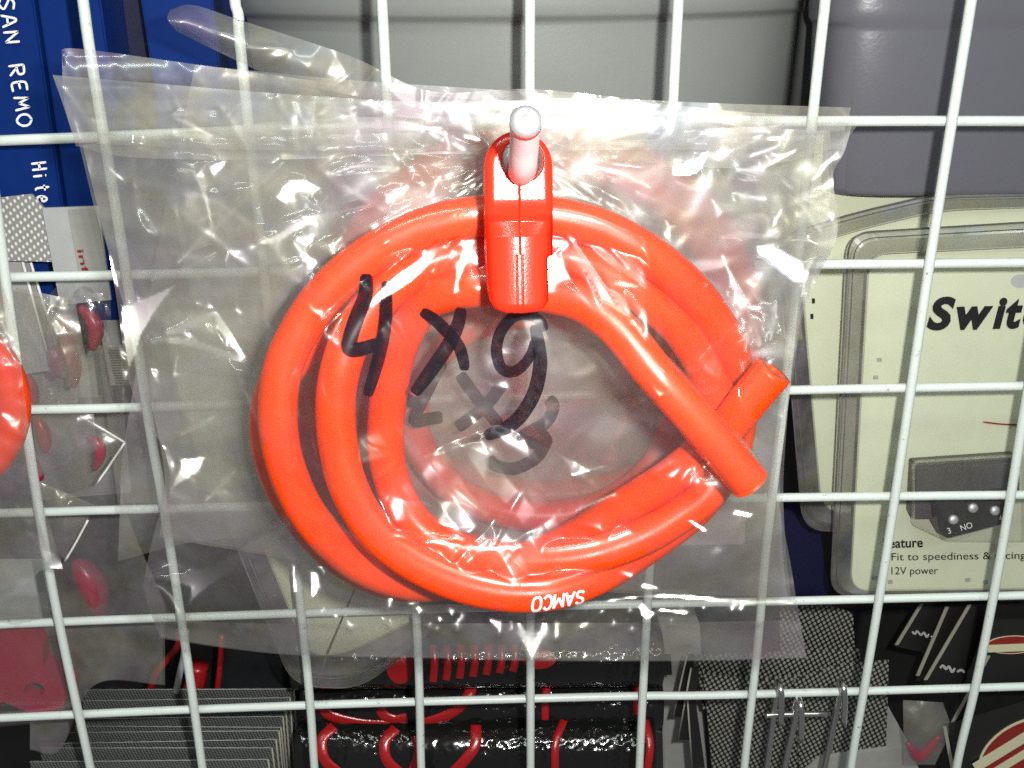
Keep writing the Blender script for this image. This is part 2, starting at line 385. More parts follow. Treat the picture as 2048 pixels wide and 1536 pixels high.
# ------------------------------------------------------------------ wire grid
g = thing("wire_grid", "white coated wire display grid that everything hangs on", "display grid", (0, 0, Z0))
vert = [(-4, [(-60, 0), (30, 700), (102.5, 1165), (181, 1536), (212, 1690)]),
        (-3, [(146, -130), (166, 0), (179.5, 99), (215, 314.5), (246, 505), (301, 864), (325, 1000), (371, 1294), (405, 1536), (428, 1690)]),
        (-2, [(462, -130), (470, 0), (477, 34), (484, 126), (545, 700), (612, 1315), (629, 1536), (641, 1690)]),
        (-1, [(757, -130), (763.7, 0), (770.6, 130), (800, 700), (833.8, 1250), (842.4, 1536), (848, 1690)]),
        (0, [(1060, -130), (1060, 0), (1059.4, 171), (1060, 700), (1061, 1336), (1061, 1690)]),
        (1, [(1362, -130), (1356.8, 0), (1346.5, 198), (1318, 800), (1292, 1264), (1280, 1507), (1272, 1690)]),
        (2, [(1662, -130), (1650.5, 0), (1628, 209), (1572, 760), (1534, 1079), (1520.6, 1233), (1508.6, 1352.8), (1489.8, 1523.7), (1476, 1690)]),
        (3, [(1962, -130), (1942.7, 0), (1862.4, 505), (1789, 1000), (1758, 1199), (1727.4, 1383.6), (1703.5, 1523.7), (1684, 1690)]),
        (4, [(2150, 260), (2063, 740), (2021, 996), (1987, 1192), (1949.6, 1378.4), (1915.4, 1523.7), (1890, 1690)])]
horz = [[(-140, 287), (0, 281), (137, 276), (700, 255), (1300, 244), (1750, 242), (2000, 242), (2200, 243)],
        [(-140, 558), (0, 554.6), (205, 551), (800, 537), (1300, 531), (1758, 528), (2031, 525.5), (2200, 524)],
        [(-140, 825), (48, 819.5), (266, 815), (900, 796), (1621, 779.5), (1929, 774), (2200, 769)],
        [(-140, 1030), (116, 1023), (239, 1019.5), (900, 1004), (1587, 994.8), (1929, 991), (2200, 988)],
        [(-140, 1256), (0, 1249), (273, 1237.6), (900, 1217), (1655.6, 1200), (2031, 1191), (2200, 1187)],
        [(-140, 1443), (0, 1436), (342, 1420.5), (700, 1407.5), (1061, 1397), (1295, 1391.5), (1450, 1389.7), (2031, 1373.3), (2200, 1369)]]
WR = 0.00112
for k, pts in vert:
    tube("wire", pxpath([(x, y, 1.25) for x, y in pts], 8), WR, M['wire'], g, 12)
for pts in horz:
    tube("wire", pxpath([(x, y, -1.25) for x, y in pts], 8), WR, M['wire'], g, 12)

# ------------------------------------------------------------------ hose coils
def DD(d): return 33 + 0.8*(d-6)
def tilt(p): return [(x, y, DD(d) + (y-430)*0.006) for x, y, d in p]
MAIN = tilt([(1500, 966, 37), (1450, 905, 37), (1398, 845, 37), (1340, 780, 36), (1299, 734, 34), (1250, 672, 31), (1210, 634, 29), (1160, 602, 27),
        (1095, 586, 25), (1030, 577, 25), (968, 574, 25), (900, 582, 23), (850, 605, 20), (815, 655, 17), (790, 720, 15), (776, 800, 15),
        (771, 870, 15), (778, 940, 15), (805, 1010, 16), (850, 1065, 18), (920, 1103, 20), (1000, 1119, 23), (1044, 1122, 24), (1120, 1120, 25),
        (1200, 1106, 25), (1290, 1072, 24), (1360, 1030, 22), (1410, 992, 20), (1445, 930, 17), (1455, 865, 15), (1438, 800, 15), (1402, 722, 16),
        (1362, 660, 18), (1315, 615, 19), (1260, 573, 20), (1200, 538, 20), (1150, 519, 20), (1090, 507, 19), (1030, 502, 19), (960, 502, 19),
        (900, 512, 20), (850, 530, 21), (790, 568, 23), (735, 625, 25), (697, 690, 27), (678, 750, 28), (671, 810, 28), (675, 880, 28), (692, 960, 28),
        (727, 1032, 28), (772, 1085, 28), (832, 1128, 28), (900, 1160, 28), (970, 1180, 28), (1044, 1188, 28), (1120, 1180, 27), (1200, 1150, 23),
        (1290, 1096, 14), (1390, 1020, 7), (1455, 930, 5), (1478, 840, 5), (1476, 760, 8), (1452, 683, 15), (1405, 607, 19), (1350, 550, 22),
        (1290, 505, 24), (1212, 463, 24), (1140, 441, 24), (1080, 432, 24), (1030, 429, 24), (950, 433, 24), (870, 450, 24), (780, 487, 24),
        (700, 540, 24), (640, 600, 24), (597, 665, 24), (569, 725, 24), (557, 790, 24), (557, 860, 24), (571, 930, 23), (602, 1005, 22),
        (642, 1062, 21), (692, 1110, 19), (750, 1145, 17), (820, 1165, 15), (880, 1166, 12), (960, 1150, 7), (1060, 1125, 1),
        (1200, 1085, -3), (1330, 1010, -4), (1415, 905, -4), (1438, 800, -4), (1402, 700, -4), (1320, 610, -4), (1200, 540, -4), (1080, 505, -4), (960, 500, -4),
        (840, 528, -4), (720, 598, -3), (615, 690, 4), (556, 765, 9), (536, 835, 10), (544, 915, 9), (585, 1010, 8), (665, 1105, 6), (760, 1160, 4), (850, 1170, 3),
        (950, 1150, 4), (1050, 1120, 6), (1150, 1074, 10),
        (1249, 1012, 18), (1348, 949, 22), (1447, 863, 25.5), (1500, 798, 27), (1548, 741, 28)])
HR = 0.00355
main_path = pxpath(MAIN, 8)
coil = thing("hose_coil", "bright orange-red silicone hose coiled in the front bag, both cut ends showing", "hose", main_path[0].tolist(), "coils of hose packed in clear bags")
tube("hose", main_path, HR, M['hose'], coil, 28, hollow=0.45)
# the printed name on the lowest turn, upside down
LET = {'S': [[(.92, .82), (.7, .98), (.3, .98), (.1, .78), (.3, .56), (.7, .46), (.9, .24), (.7, .03), (.3, .03), (.08, .18)]],
       'A': [[(.06, 0), (.5, 1)], [(.5, 1), (.94, 0)], [(.22, .3), (.78, .3)]], 'M': [[(.05, 0), (.05, 1)], [(.05, .97), (.5, .3)], [(.5, .3), (.95, .97)], [(.95, 0), (.95, 1)]],
       'C': [[(.92, .8), (.65, 1), (.3, .95), (.08, .65), (.08, .35), (.3, .05), (.65, 0), (.92, .2)]], 'O': [[(.5, 1), (.18, .9), (.06, .5), (.18, .1), (.5, 0), (.82, .1), (.94, .5), (.82, .9), (.5, 1)]]}
lx0, lw_, lh_ = 0.0, (17, 18, 20, 18, 20), 27.0
GX, GY, f = [], [], []
for ch, wch in zip("SAMCO", lw_):
    for st in LET[ch]:
        c = np.array(st, float)*[wch, lh_] + [lx0, 0]
        c = catmull(c, 5) if len(c) > 2 else c[0]+(c[1]-c[0])*np.linspace(-.04, 1.04, 6)[:, None]
        tn = np.gradient(c, axis=0); tn /= np.linalg.norm(tn, axis=1)[:, None]; nm = np.stack([-tn[:, 1], tn[:, 0]], -1)
        g = c[:, None]+nm[:, None]*np.array([-2.7, 0, 2.7])[None, :, None]
        f += (grid_faces(len(c), 3)+len(GX)).tolist(); GX += g[..., 0].ravel().tolist(); GY += g[..., 1].ravel().tolist()
    lx0 += wch+3.2
GX, GY = np.array(GX), np.array(GY); u = GX/lx0
gx = 1170 + (1062-1170)*u - 3*(GY/lh_); gy = 1181 + (1197-1181)*u + GY*(0.92+.1*u)
mi = [i for i, q in enumerate(MAIN) if q[:2] == (1044, 1188)][0]
seg = main_path[(mi-4)*8:(mi+4)*8]
seg = np.stack([np.interp(np.linspace(0, 1, 400), np.linspace(0, 1, len(seg)), seg[:, c]) for c in range(3)], -1)
def on_hose(px, py, r):            # first point of each view line that lies within r of the hose's centre line
    q = P(px, py, np.full(len(px), MAIN[mi][2]+8.0)); e = P(px, py, np.full(len(px), MAIN[mi][2]-4.0)); out = []
    for a, b in zip(q, e):
        t = np.linspace(0, 1, 240)[:, None]; pts = a+(b-a)*t
        dist = np.sqrt(((pts[:, None]-seg[None])**2).sum(-1)).min(1); k = np.argmax(dist < r) if (dist < r).any() else np.argmin(dist)
        out.append(pts[k])
    return np.array(out)
mesh_obj("lettering", on_hose(gx, gy, HR+0.00014), f, M['white'], coil)

def spiral(cx, cy, rad, d, start, turns, n=26):
    out = []
    for i in range(int(n*turns)+1):
        t = i/n; a = start + 2*math.pi*t; k = min(t, len(rad)-1.001); i0 = int(k); fr = k-i0
        r0 = rad[i0]; r1 = rad[i0+1]
        rx = r0[0]+(r1[0]-r0[0])*fr; ry = r0[1]+(r1[1]-r0[1])*fr
        out.append((cx+rx*math.cos(a), cy+ry*math.sin(a), d[0]+(d[1]-d[0])*(t/turns)))
    return out
C2 = spiral(1010, 812, [(402, 332), (396, 328), (275, 222), (240, 192)], (16.4, 14.6), -0.5, 2.9)
C2 = [(x + 70*min(1, max(0, i-26)/26), y+8*min(1, i/52), d) for i, (x, y, d) in enumerate(C2)]
p2 = pxpath(C2, 4)
c2 = thing("hose_coil", "red silicone hose coiled in the second bag, dim behind the front bag", "hose", p2[0].tolist(), "coils of hose packed in clear bags")
tube("hose", p2, HR, M['hose_back'], c2, 16, hollow=0.45)
C3 = spiral(1090, 645, [(432, 390), (400, 350), (352, 312), (345, 305)], (6.6, 6.2), 0.8, 2.0)
C3 = [(x, y, 6.4) for x, y, d in C3]
p3 = pxpath(C3, 4)
c3 = thing("hose_coil", "red hose ring in the rearmost bag, pink through the layers at the top", "hose", p3[0].tolist(), "coils of hose packed in clear bags")
tube("hose", p3, HR, M['hose_back'], c3, 16, hollow=0.45)

# ------------------------------------------------------------------ crumpled film
PXMM = 0.098                        # millimetres per pixel near the bag
class Crumple:
    def __init__(s, seed, box, nridge, amp, tri=3, triamp=0.5, wid=(10, 40), ln=(60, 260)):
        r = np.random.RandomState(seed); s.box = box
        x0, y0, x1, y1 = box
        s.rd = [(r.uniform(x0, x1), r.uniform(y0, y1), r.uniform(0, math.pi), r.uniform(*ln), r.uniform(*wid), amp*r.uniform(.35, 1)*r.choice([-1, 1, 1]), r.uniform(-.0016, .0016)) for _ in range(nridge)]
        s.tri = [(r.uniform(0, 2*math.pi), r.uniform(70, 230), r.uniform(0, 1), triamp*r.uniform(.5, 1), r.uniform(0, 6, 4)) for _ in range(tri)]
    def radial(s, cx, cy, lst):       # folds that fan out from the hook
        for an, r0, L, wd, am in lst:
            a = math.radians(an); s.rd.append((cx+math.cos(a)*(r0+L), cy+math.sin(a)*(r0+L), a, L, wd, am, 0.0))
        return s
    def __call__(s, X, Y):
        h = np.zeros_like(X)
        for cx, cy, a, L, wd, am, cv in s.rd:
            dx, dy = X-cx, Y-cy; ca, sa = math.cos(a), math.sin(a)
            t = dx*ca+dy*sa; q = -dx*sa+dy*ca + cv*t*t
            e = np.clip(1-np.abs(t)/L, 0, 1)
            wv = wd*(0.35+0.65*e)
            pr = np.sqrt((q/wv)**2+0.012)-0.11
            h += am*e**0.7*np.clip(1-pr, 0, 1)**1.4*(wd/30.0)**0.6
        for a, lam, ph, am, wp in s.tri:
            q = (X*math.cos(a)+Y*math.sin(a))/lam + ph + 0.30*np.sin(X/170+wp[0])*np.sin(Y/140+wp[1]) + 0.16*np.sin(X/60+wp[2])*np.sin(Y/75+wp[3])
            h += am*(2*np.abs(q-np.floor(q+.5))*2-.5)*(lam/150)
        return h
def facing(X, Y, d0=45.0):          # depth gradient (mm per px) of a film patch that mirrors the flash towards the lens
    p = P(X, Y, np.full(X.shape, d0)); c = np.array(CW)
    a = c-p; a /= np.linalg.norm(a, axis=-1)[..., None]
    b = np.array(fl)-p; b /= np.linalg.norm(b, axis=-1)[..., None]
    h = a+b; h /= np.linalg.norm(h, axis=-1)[..., None]
    out = []
    for dx, dy in ((4.0, 0.0), (0.0, 4.0)):
        r = ray(X+dx, Y+dy); rv = np.stack([r[..., 0], r[..., 2], -r[..., 1]], -1)
        t = (h*(p-c)).sum(-1)/(h*rv).sum(-1)
        out.append((-(c[1]+rv[..., 1]*t)*1000-d0)/4.0)
    return out
def stroke_mask(X, Y, strokes, polys, soft=3.0):
    m_ = np.zeros(X.shape)
    for st in strokes:
        c = catmull(st, 8) if len(st) > 2 else np.asarray(st, float)
        for (x0, y0, w0), (x1, y1, w1) in zip(c[:-1], c[1:]):
            wm = max(w0, w1)+12
            sel = (X > min(x0, x1)-wm) & (X < max(x0, x1)+wm) & (Y > min(y0, y1)-wm) & (Y < max(y0, y1)+wm)
            if not sel.any(): continue
            xs, ys = X[sel], Y[sel]; L2 = (x1-x0)**2+(y1-y0)**2+1e-9
            t = np.clip(((xs-x0)*(x1-x0)+(ys-y0)*(y1-y0))/L2, 0, 1)
            ds = np.hypot(xs-x0-t*(x1-x0), ys-y0-t*(y1-y0)); wd = (w0+(w1-w0)*t)*0.5
            m_[sel] = np.maximum(m_[sel], np.clip((wd-ds)/soft+0.6, 0, 1))
    for pl_ in polys:
        pl_ = np.asarray(pl_, float); k = len(pl_); ins = np.zeros(X.shape, bool); ds = np.full(X.shape, 1e9)
        for i in range(k):
            (x0, y0), (x1, y1) = pl_[i], pl_[(i+1) % k]
            cr = ((y0 > Y) != (y1 > Y)) & (X < (x1-x0)*(Y-y0)/((y1-y0) or 1e-9)+x0); ins ^= cr
            t = np.clip(((X-x0)*(x1-x0)+(Y-y0)*(y1-y0))/((x1-x0)**2+(y1-y0)**2+1e-9), 0, 1)
            ds = np.minimum(ds, np.hypot(X-x0-t*(x1-x0), Y-y0-t*(y1-y0)))
        m_ = np.maximum(m_, np.clip(np.where(ins, ds, -ds)/soft+0.6, 0, 1))
    return m_
def bend_to(h0, wgt, gx, gy, step, lam, beta=0.012):   # film closest to h0 whose slope follows (gx, gy) where wgt is 1
    hx = np.diff(h0, axis=1, append=h0[:, -1:]); hy = np.diff(h0, axis=0, append=h0[-1:])
    ny, nx = h0.shape
    ky = 2*np.cos(np.pi*np.arange(2*ny)/ny)-2; kx = 2*np.cos(2*np.pi*np.fft.rfftfreq(2*nx))-2
    den = ky[:, None]+kx[None]-lam
    cx, cy2, h = hx, hy, h0
    for it in range(220):                      # outside the patches the film is free to give way
        tx = (1-wgt)*(beta*hx+(1-beta)*cx)+wgt*gx*step; ty = (1-wgt)*(beta*hy+(1-beta)*cy2)+wgt*gy*step; tx[:, -1] = 0; ty[-1] = 0
        div = tx.copy(); div[:, 1:] -= tx[:, :-1]; div += ty; div[1:] -= ty[:-1]
        rhs = div - lam*h0
        e = np.concatenate([rhs, rhs[:, ::-1]], 1); e = np.concatenate([e, e[::-1]], 0)
        h = np.fft.irfft2(np.fft.rfft2(e)/den, e.shape)[:ny, :nx]
        cx = np.diff(h, axis=1, append=h[:, -1:]); cy2 = np.diff(h, axis=0, append=h[-1:])
    return h
def smin_fill(path_px, px_r, slope, X, Y):
    h = np.full(X.shape, -1e9)
    for x, y, d in path_px:
        h = np.maximum(h, d - slope*PXMM*np.hypot(X-x, Y-y))
    return h
def tube_cover(pts, X, Y, r):      # the lowest a film can lie over a round hose
    h = np.full(X.shape, -1e9); p = catmull(pts, 16)
    for x, y, d in p:
        q2 = (X-x)**2+(Y-y)**2; R2 = (r*1.06/PXMM)**2
        h = np.maximum(h, np.where(q2 < R2, d + r*np.sqrt(np.clip(1-q2/R2, 0, 1)), -1e9))
    return h
def edge_line(pts, n):
    c = catmull(np.asarray(pts, float), 14) if len(pts) > 2 else np.asarray(pts, float)
    L = np.r_[0, np.cumsum(np.linalg.norm(np.diff(c, axis=0), axis=1))]
    s = np.linspace(0, L[-1], n)
    return np.stack([np.interp(s, L, c[:, 0]), np.interp(s, L, c[:, 1])], -1)
def coons(top, bot, left, right, nu, nv):
    t, b, l, r = edge_line(top, nu), edge_line(bot, nu), edge_line(left, nv), edge_line(right, nv)
    u = np.linspace(0, 1, nu)[None, :, None]; v = np.linspace(0, 1, nv)[:, None, None]
    g = (1-v)*t[None]+v*b[None]+(1-u)*l[:, None]+u*r[:, None]
    g -= (1-u)*(1-v)*t[0]+u*(1-v)*t[-1]+(1-u)*v*b[0]+u*v*b[-1]
    return g[..., 0], g[..., 1]
def sheet(name, X, Y, D, mt, parent):
    nv, nu = X.shape
    V = P(X, Y, D).reshape(-1, 3) - np.array(parent.location)
    Fc = grid_faces(nv, nu)
    me = bpy.data.meshes.new(name)
    me.vertices.add(len(V)); me.vertices.foreach_set("co", V.astype(np.float32).ravel())
    me.loops.add(Fc.size); me.loops.foreach_set("vertex_index", Fc.ravel().astype(np.int32))
    me.polygons.add(len(Fc)); me.polygons.foreach_set("loop_start", np.arange(0, Fc.size, 4, dtype=np.int32))
    me.polygons.foreach_set("loop_total", np.full(len(Fc), 4, np.int32))
    me.polygons.foreach_set("use_smooth", np.ones(len(Fc), bool)); me.update(calc_edges=True); me.validate()
    me.materials.append(mt)
    o = bpy.data.objects.new(name, me); COL.objects.link(o); o.parent = parent
    return o
class Field:                        # a depth field sampled on a pixel lattice, read back with bilinear interpolation
    def __init__(s, box, step, fn):
        x0, y0, x1, y1 = box; s.x0, s.y0, s.st = x0, y0, step
        xs = np.arange(x0, x1+step, step); ys = np.arange(y0, y1+step, step)
        X, Y = np.meshgrid(xs, ys); s.h = fn(X, Y); s.sh = s.h.shape
    def __call__(s, X, Y):
        fx = np.clip((X-s.x0)/s.st, 0, s.sh[1]-1.001); fy = np.clip((Y-s.y0)/s.st, 0, s.sh[0]-1.001)
        i, j = fx.astype(int), fy.astype(int); a, b = fx-i, fy-j; h = s.h
        return (h[j, i]*(1-a)+h[j, i+1]*a)*(1-b)+(h[j+1, i]*(1-a)+h[j+1, i+1]*a)*b
def blur(h, n):
    for _ in range(n):
        p = np.pad(h, 1, mode='edge'); h = (p[:-2, 1:-1]+p[2:, 1:-1]+p[1:-1, :-2]+p[1:-1, 2:]+4*h)/8
    return h

# ---- front bag
TOP = [(152, 262), (400, 276), (700, 268), (1000, 262), (1300, 262), (1560, 250), (1706, 240)]
BOT = [(321, 1277), (480, 1300), (620, 1312), (900, 1317), (1062, 1322), (1400, 1322), (1614, 1316)]
LEFT = [(152, 262), (190, 420), (217, 505), (236, 618), (253, 741), (284, 833), (328, 898), (340, 985), (314, 1045), (290, 1148), (289, 1182), (303, 1230), (321, 1277)]
RIGHT = [(1706, 240), (1690, 300), (1666, 350), (1674, 420), (1672, 480), (1640, 545), (1612, 610), (1592, 700), (1574, 790), (1556, 880), (1548, 960), (1560, 1020), (1580, 1120), (1596, 1220), (1614, 1316)]
BOX = (80, 90, 1760, 1380)
hull = [(x, y, d + 3.55) for x, y, d in MAIN]
cr1 = Crumple(11, BOX, 110, 1.15, 4, 0.55)
cr1.radial(1045, 300, [(172, 60, 340, 20, 1.3), (163, 60, 350, 16, 1.2), (154, 40, 330, 18, 1.4), (146, 60, 360, 15, 1.1), (138, 80, 250, 18, 1.3), (125, 70, 120, 14, 1.0), (8, 50, 290, 20, 1.3),
    (17, 60, 300, 16, 1.2), (27, 50, 260, 20, 1.4), (36, 90, 220, 15, 1.0), (48, 60, 130, 16, 1.0), (181, 80, 380, 18, 1.0), (-2, 80, 280, 16, 1.0)])
cr1f = Crumple(12, BOX, 110, 0.42, 0, 0, (6, 16), (25, 110))
STROKES = [
    [(335, 664, 12), (385, 645, 14), (427, 628, 14)], [(430, 630, 14), (460, 675, 14), (488, 716, 10)], [(482, 717, 8), (400, 690, 10), (330, 678, 12), (300, 682, 8)],
    [(315, 1168, 6), (340, 1190, 6), (357, 1225, 6)], [(568, 322, 4), (505, 385, 6), (440, 445, 11), (400, 480, 11), (355, 525, 9)],
    [(517, 484, 8), (571, 466, 15), (615, 440, 15), (673, 424, 9), (740, 409, 5)], [(585, 483, 4), (612, 515, 11), (634, 538, 13)], [(593, 475, 8), (620, 480, 12)],
    [(944, 452, 14), (935, 485, 16), (920, 535, 11), (908, 585, 6)],
    [(930, 412, 5), (895, 462, 9), (870, 495, 15), (840, 530, 25), (800, 560, 30), (760, 590, 18), (742, 608, 10)],
    [(1105, 482, 12), (1130, 487, 12)], [(1130, 460, 5), (1165, 515, 8), (1195, 565, 12), (1215, 605, 18), (1240, 645, 26), (1275, 700, 34), (1300, 740, 28), (1318, 785, 12)],
    [(1100, 383, 8), (1160, 400, 12), (1230, 428, 6), (1300, 445, 5), (1350, 452, 4)], [(1268, 380, 5), (1320, 402, 7), (1372, 427, 5)], [(1331, 440, 6), (1338, 485, 10)],
    [(1440, 471, 5), (1490, 468, 10), (1560, 472, 5)], [(1193, 268, 6), (1280, 258, 10), (1347, 246, 8)], [(1210, 284, 5), (1280, 285, 8), (1320, 281, 5)],
    [(1360, 238, 6), (1500, 243, 7), (1690, 238, 5)], [(1348, 360, 6), (1395, 377, 7), (1420, 372, 6)], [(1668, 340, 5), (1655, 400, 6), (1640, 470, 5)],
    [(1461, 383, 6), (1533, 398, 6)], [(1575, 385, 4), (1610, 420, 8), (1638, 462, 6)], [(1440, 510, 5), (1480, 590, 8), (1520, 690, 6)], [(1478, 612, 5), (1512, 614, 7)],
    [(1206, 1199, 8), (1290, 1192, 7), (1348, 1190, 11), (1420, 1196, 10), (1500, 1202, 8), (1588, 1203, 6)], [(1283, 1210, 16), (1294, 1232, 14)], [(1285, 1168, 12), (1309, 1175, 12)],
    [(1320, 1218, 7), (1372, 1224, 9)], [(1470, 1022, 10), (1500, 1030, 8)], [(1380, 1040, 6), (1410, 1060, 8)], [(1240, 1140, 6), (1262, 1150, 9)],
    [(1036, 1247, 11), (1050, 1280, 10), (1063, 1316, 6)], [(1088, 1247, 11), (1075, 1285, 10), (1064, 1316, 6)], [(1111, 1245, 9), (1113, 1272, 9)], [(995, 1230, 10), (998, 1262, 7)],
    [(629, 1150, 18), (625, 1190, 12)], [(586, 1130, 6), (587, 1180, 9)], [(640, 1132, 8), (646, 1142, 8)], [(780, 1196, 9), (776, 1215, 6)], [(900, 1212, 8), (905, 1228, 6)],
    [(219, 510, 5), (226, 545, 9), (235, 572, 6)], [(300, 560, 4), (380, 530, 6), (430, 505, 6)], [(450, 520, 4), (455, 500, 8)], [(352, 340, 4), (385, 345, 6), (410, 400, 7), (425, 470, 5)],
    [(660, 345, 4), (720, 330, 7), (800, 335, 4)], [(640, 420, 4), (600, 390, 6)], [(770, 400, 5), (815, 372, 7)], [(880, 350, 4), (860, 390, 6)], [(1180, 330, 5), (1240, 345, 8), (1300, 375, 5)],
    [(1420, 395, 5), (1440, 430, 7)], [(1590, 300, 6), (1530, 330, 9), (1470, 338, 6)], [(1560, 420, 6), (1545, 450, 8)], [(1620, 520, 6), (1600, 590, 5)], [(470, 940, 4), (410, 1000, 5)],
    [(690, 460, 4), (660, 500, 5)], [(1500, 640, 5), (1490, 700, 4)], [(1552, 600, 4), (1540, 680, 5)], [(360, 870, 4), (430, 830, 5)], [(1140, 950, 4), (1210, 930, 4)], [(1150, 1020, 4), (1230, 985, 5)],
    [(860, 1080, 4), (960, 1095, 5), (1040, 1090, 4)]]
POLYS = [[(239, 611), (267, 608), (347, 567), (349, 571), (308, 625), (284, 669), (273, 696), (256, 741), (249, 710), (238, 642)],
    [(301, 1153), (387, 1142), (428, 1131), (489, 1094), (560, 1053), (506, 1105), (430, 1160), (404, 1180), (376, 1208), (382, 1174), (340, 1160)],
    [(366, 915), (415, 908), (400, 936), (362, 963), (337, 983), (355, 946)], [(414, 331), (455, 319), (446, 337), (424, 348)],
    [(547, 393), (574, 359), (608, 357), (646, 376), (590, 386), (567, 402)], [(1088, 514), (1107, 508), (1127, 536), (1148, 576), (1088, 582)],
    [(1510, 488), (1560, 498), (1602, 522), (1614, 558), (1588, 564), (1540, 524)], [(1340, 330), (1385, 322), (1418, 298), (1404, 335), (1382, 352), (1340, 348)],
    [(1674, 302), (1642, 350), (1620, 364), (1640, 330)]]
rsp = np.random.RandomState(3)
for _ in range(46):                  # little crinkles along the bottom seal
    x = rsp.uniform(640, 1600) if rsp.rand() < .5 else rsp.normal(1090, 110); y = rsp.uniform(1206, 1256); L = rsp.uniform(3, 9); k = rsp.uniform(-2, 2)
    STROKES.append([(x-k, y-L, 3), (x, y, rsp.uniform(4, 7.5)), (x+k, y+L, 3)])
for _ in range(26):                  # fine random creases, most of them in the upper and right parts where the film is loosest
    x = rsp.uniform(230, 1650); y = 270+(rsp.uniform(0, 1)**1.6)*960; a = rsp.uniform(0, math.pi); L = rsp.uniform(6, 34)
    if 640 < x < 1450 and 640 < y < 1150: continue
    STROKES.append([(x-L*math.cos(a), y-L*math.sin(a), 2.5), (x, y, rsp.uniform(3, 6.5)), (x+L*math.cos(a), y+L*math.sin(a), 2.5)])
def bag_front(X, Y):
    base = np.full(X.shape, 31.0)
    h = smin_fill(hull[::2], 0, 0.42+0.5*np.clip((X-1300)/90, 0, 1)*np.clip((960-Y)/60, 0, 1), X, Y)
    h = np.maximum(h, base)
    hook = 41.0 - 0.25*PXMM*np.hypot((X-1045)*0.35, Y-300)      # pinned by the hook at the top
    h = np.maximum(h, np.where(Y < 460, hook, -99))
    h = blur(h, 26)
    h = np.maximum(h, smin_fill(hull, 0, 1.2, X, Y)-0.3)
    h = blur(h, 5)
    seal = np.exp(-((Y-1243)/16)**2); flat = np.clip((1262-Y)/18, 0.12, 1)
    h = h + (cr1(X, Y)*1.0 + cr1f(X, Y))*flat
    h = h + 0.28*seal*np.sin(X/4.6+2*np.sin(X/37))*(0.5+0.5*np.sin(X/61+1))
    cov = tube_cover(MAIN, X, Y, 3.9)+0.15
    h = np.maximum(h, cov)
    gx, gy = facing(X, Y)
    h = bend_to(h, stroke_mask(X, Y, STROKES, POLYS), gx, gy, 4.0, 0.0002)
    for _ in range(3): h = h + blur(np.clip(cov-h, 0, 3), 6)*1.3
    return np.maximum(h, cov)
FF = Field(BOX, 4.0, bag_front)
bag1 = thing("plastic_bag", "crumpled clear plastic bag at the front with 4X9 in thick black marker", "plastic bag", PV(1045, 300, 42), "clear plastic bags of hose on the hook")
X, Y = coons(TOP, BOT, LEFT, RIGHT, 420, 340)
sheet("front_sheet", X, Y, FF(X, Y), M['film'], bag1)
cb = Crumple(31, BOX, 120, 1.4, 3, 0.5)
def bag_back(X, Y):
    h = 29.4 + 0*X
    h = h - 1.1 + np.clip(cb(X, Y), -1.6, 1.6)*0.7 + 0.2
    return np.minimum(h, smin_min(X, Y)-0.4)
def smin_min(X, Y):
    h = np.full(X.shape, 1e9)
    for x, y, d in MAIN[::2]: h = np.minimum(h, d-3.6+0.8*PXMM*np.hypot(X-x, Y-y))
    return h
FB = Field(BOX, 8.0, bag_back)
X, Y = coons(TOP, BOT, LEFT, RIGHT, 200, 160)
sheet("back_sheet", X, Y, FB(X, Y), M['film_back'], bag1)
cf = Crumple(41, (80, 90, 1760, 360), 50, 0.55, 2, 0.25, (8, 22), (80, 300))
def flap_d(X, Y):
    h = 43.5 + 2.5*np.exp(-((X-1045)/380.0)**2) - 6*np.clip((700-X)/600, 0, 1)**1.3 - 4*np.clip((X-1450)/260, 0, 1)
    t = np.clip((Y-170)/140, 0, 1.2)
    return h + 1.6*np.sin(t*math.pi) + cf(X, Y) + (Y-240)*0.008
X, Y = coons([(105, 150), (300, 166), (600, 190), (900, 206), (1150, 196), (1450, 207), (1702, 215)],
             [(152, 292), (270, 315), (560, 319), (900, 308), (1200, 318), (1480, 336), (1660, 300), (1696, 278)],
             [(105, 150), (128, 215), (152, 292)], [(1702, 215), (1700, 235), (1720, 238), (1696, 278)], 320, 50)
def flap_field(X, Y):
    gx, gy = facing(X, Y)
    m_ = stroke_mask(X, Y, [[(905, 268, 5), (894, 332, 5), (912, 352, 8)], [(928, 272, 8), (980, 280, 7)], [(925, 290, 4), (897, 335, 5)], [(900, 215, 12), (912, 230, 8)], [(930, 225, 5), (945, 270, 5)],
        [(860, 204, 4), (1000, 212, 5), (1200, 204, 6), (1320, 210, 5)], [(1100, 222, 4), (1250, 226, 9), (1330, 224, 6), (1440, 232, 7), (1500, 234, 5)], [(1150, 200, 10), (1185, 194, 8)],
        [(150, 240, 5), (160, 275, 4)], [(345, 228, 4), (430, 222, 5)], [(346, 268, 5), (425, 272, 5)], [(350, 235, 3), (425, 270, 3)], [(560, 312, 6), (700, 314, 5), (900, 302, 6)], [(1400, 262, 6), (1480, 258, 9), (1530, 262, 6)],
        [(1560, 290, 5), (1500, 310, 8)], [(520, 170, 8), (540, 180, 10)], [(880, 256, 6), (700, 250, 4), (560, 256, 3)]], [])
    return bend_to(flap_d(X, Y), m_, gx, gy, 4.0, 0.004)
FH = Field((80, 120, 1760, 360), 4.0, flap_field)
sheet("header_flap", X, Y, FH(X, Y), M['flap'], bag1)
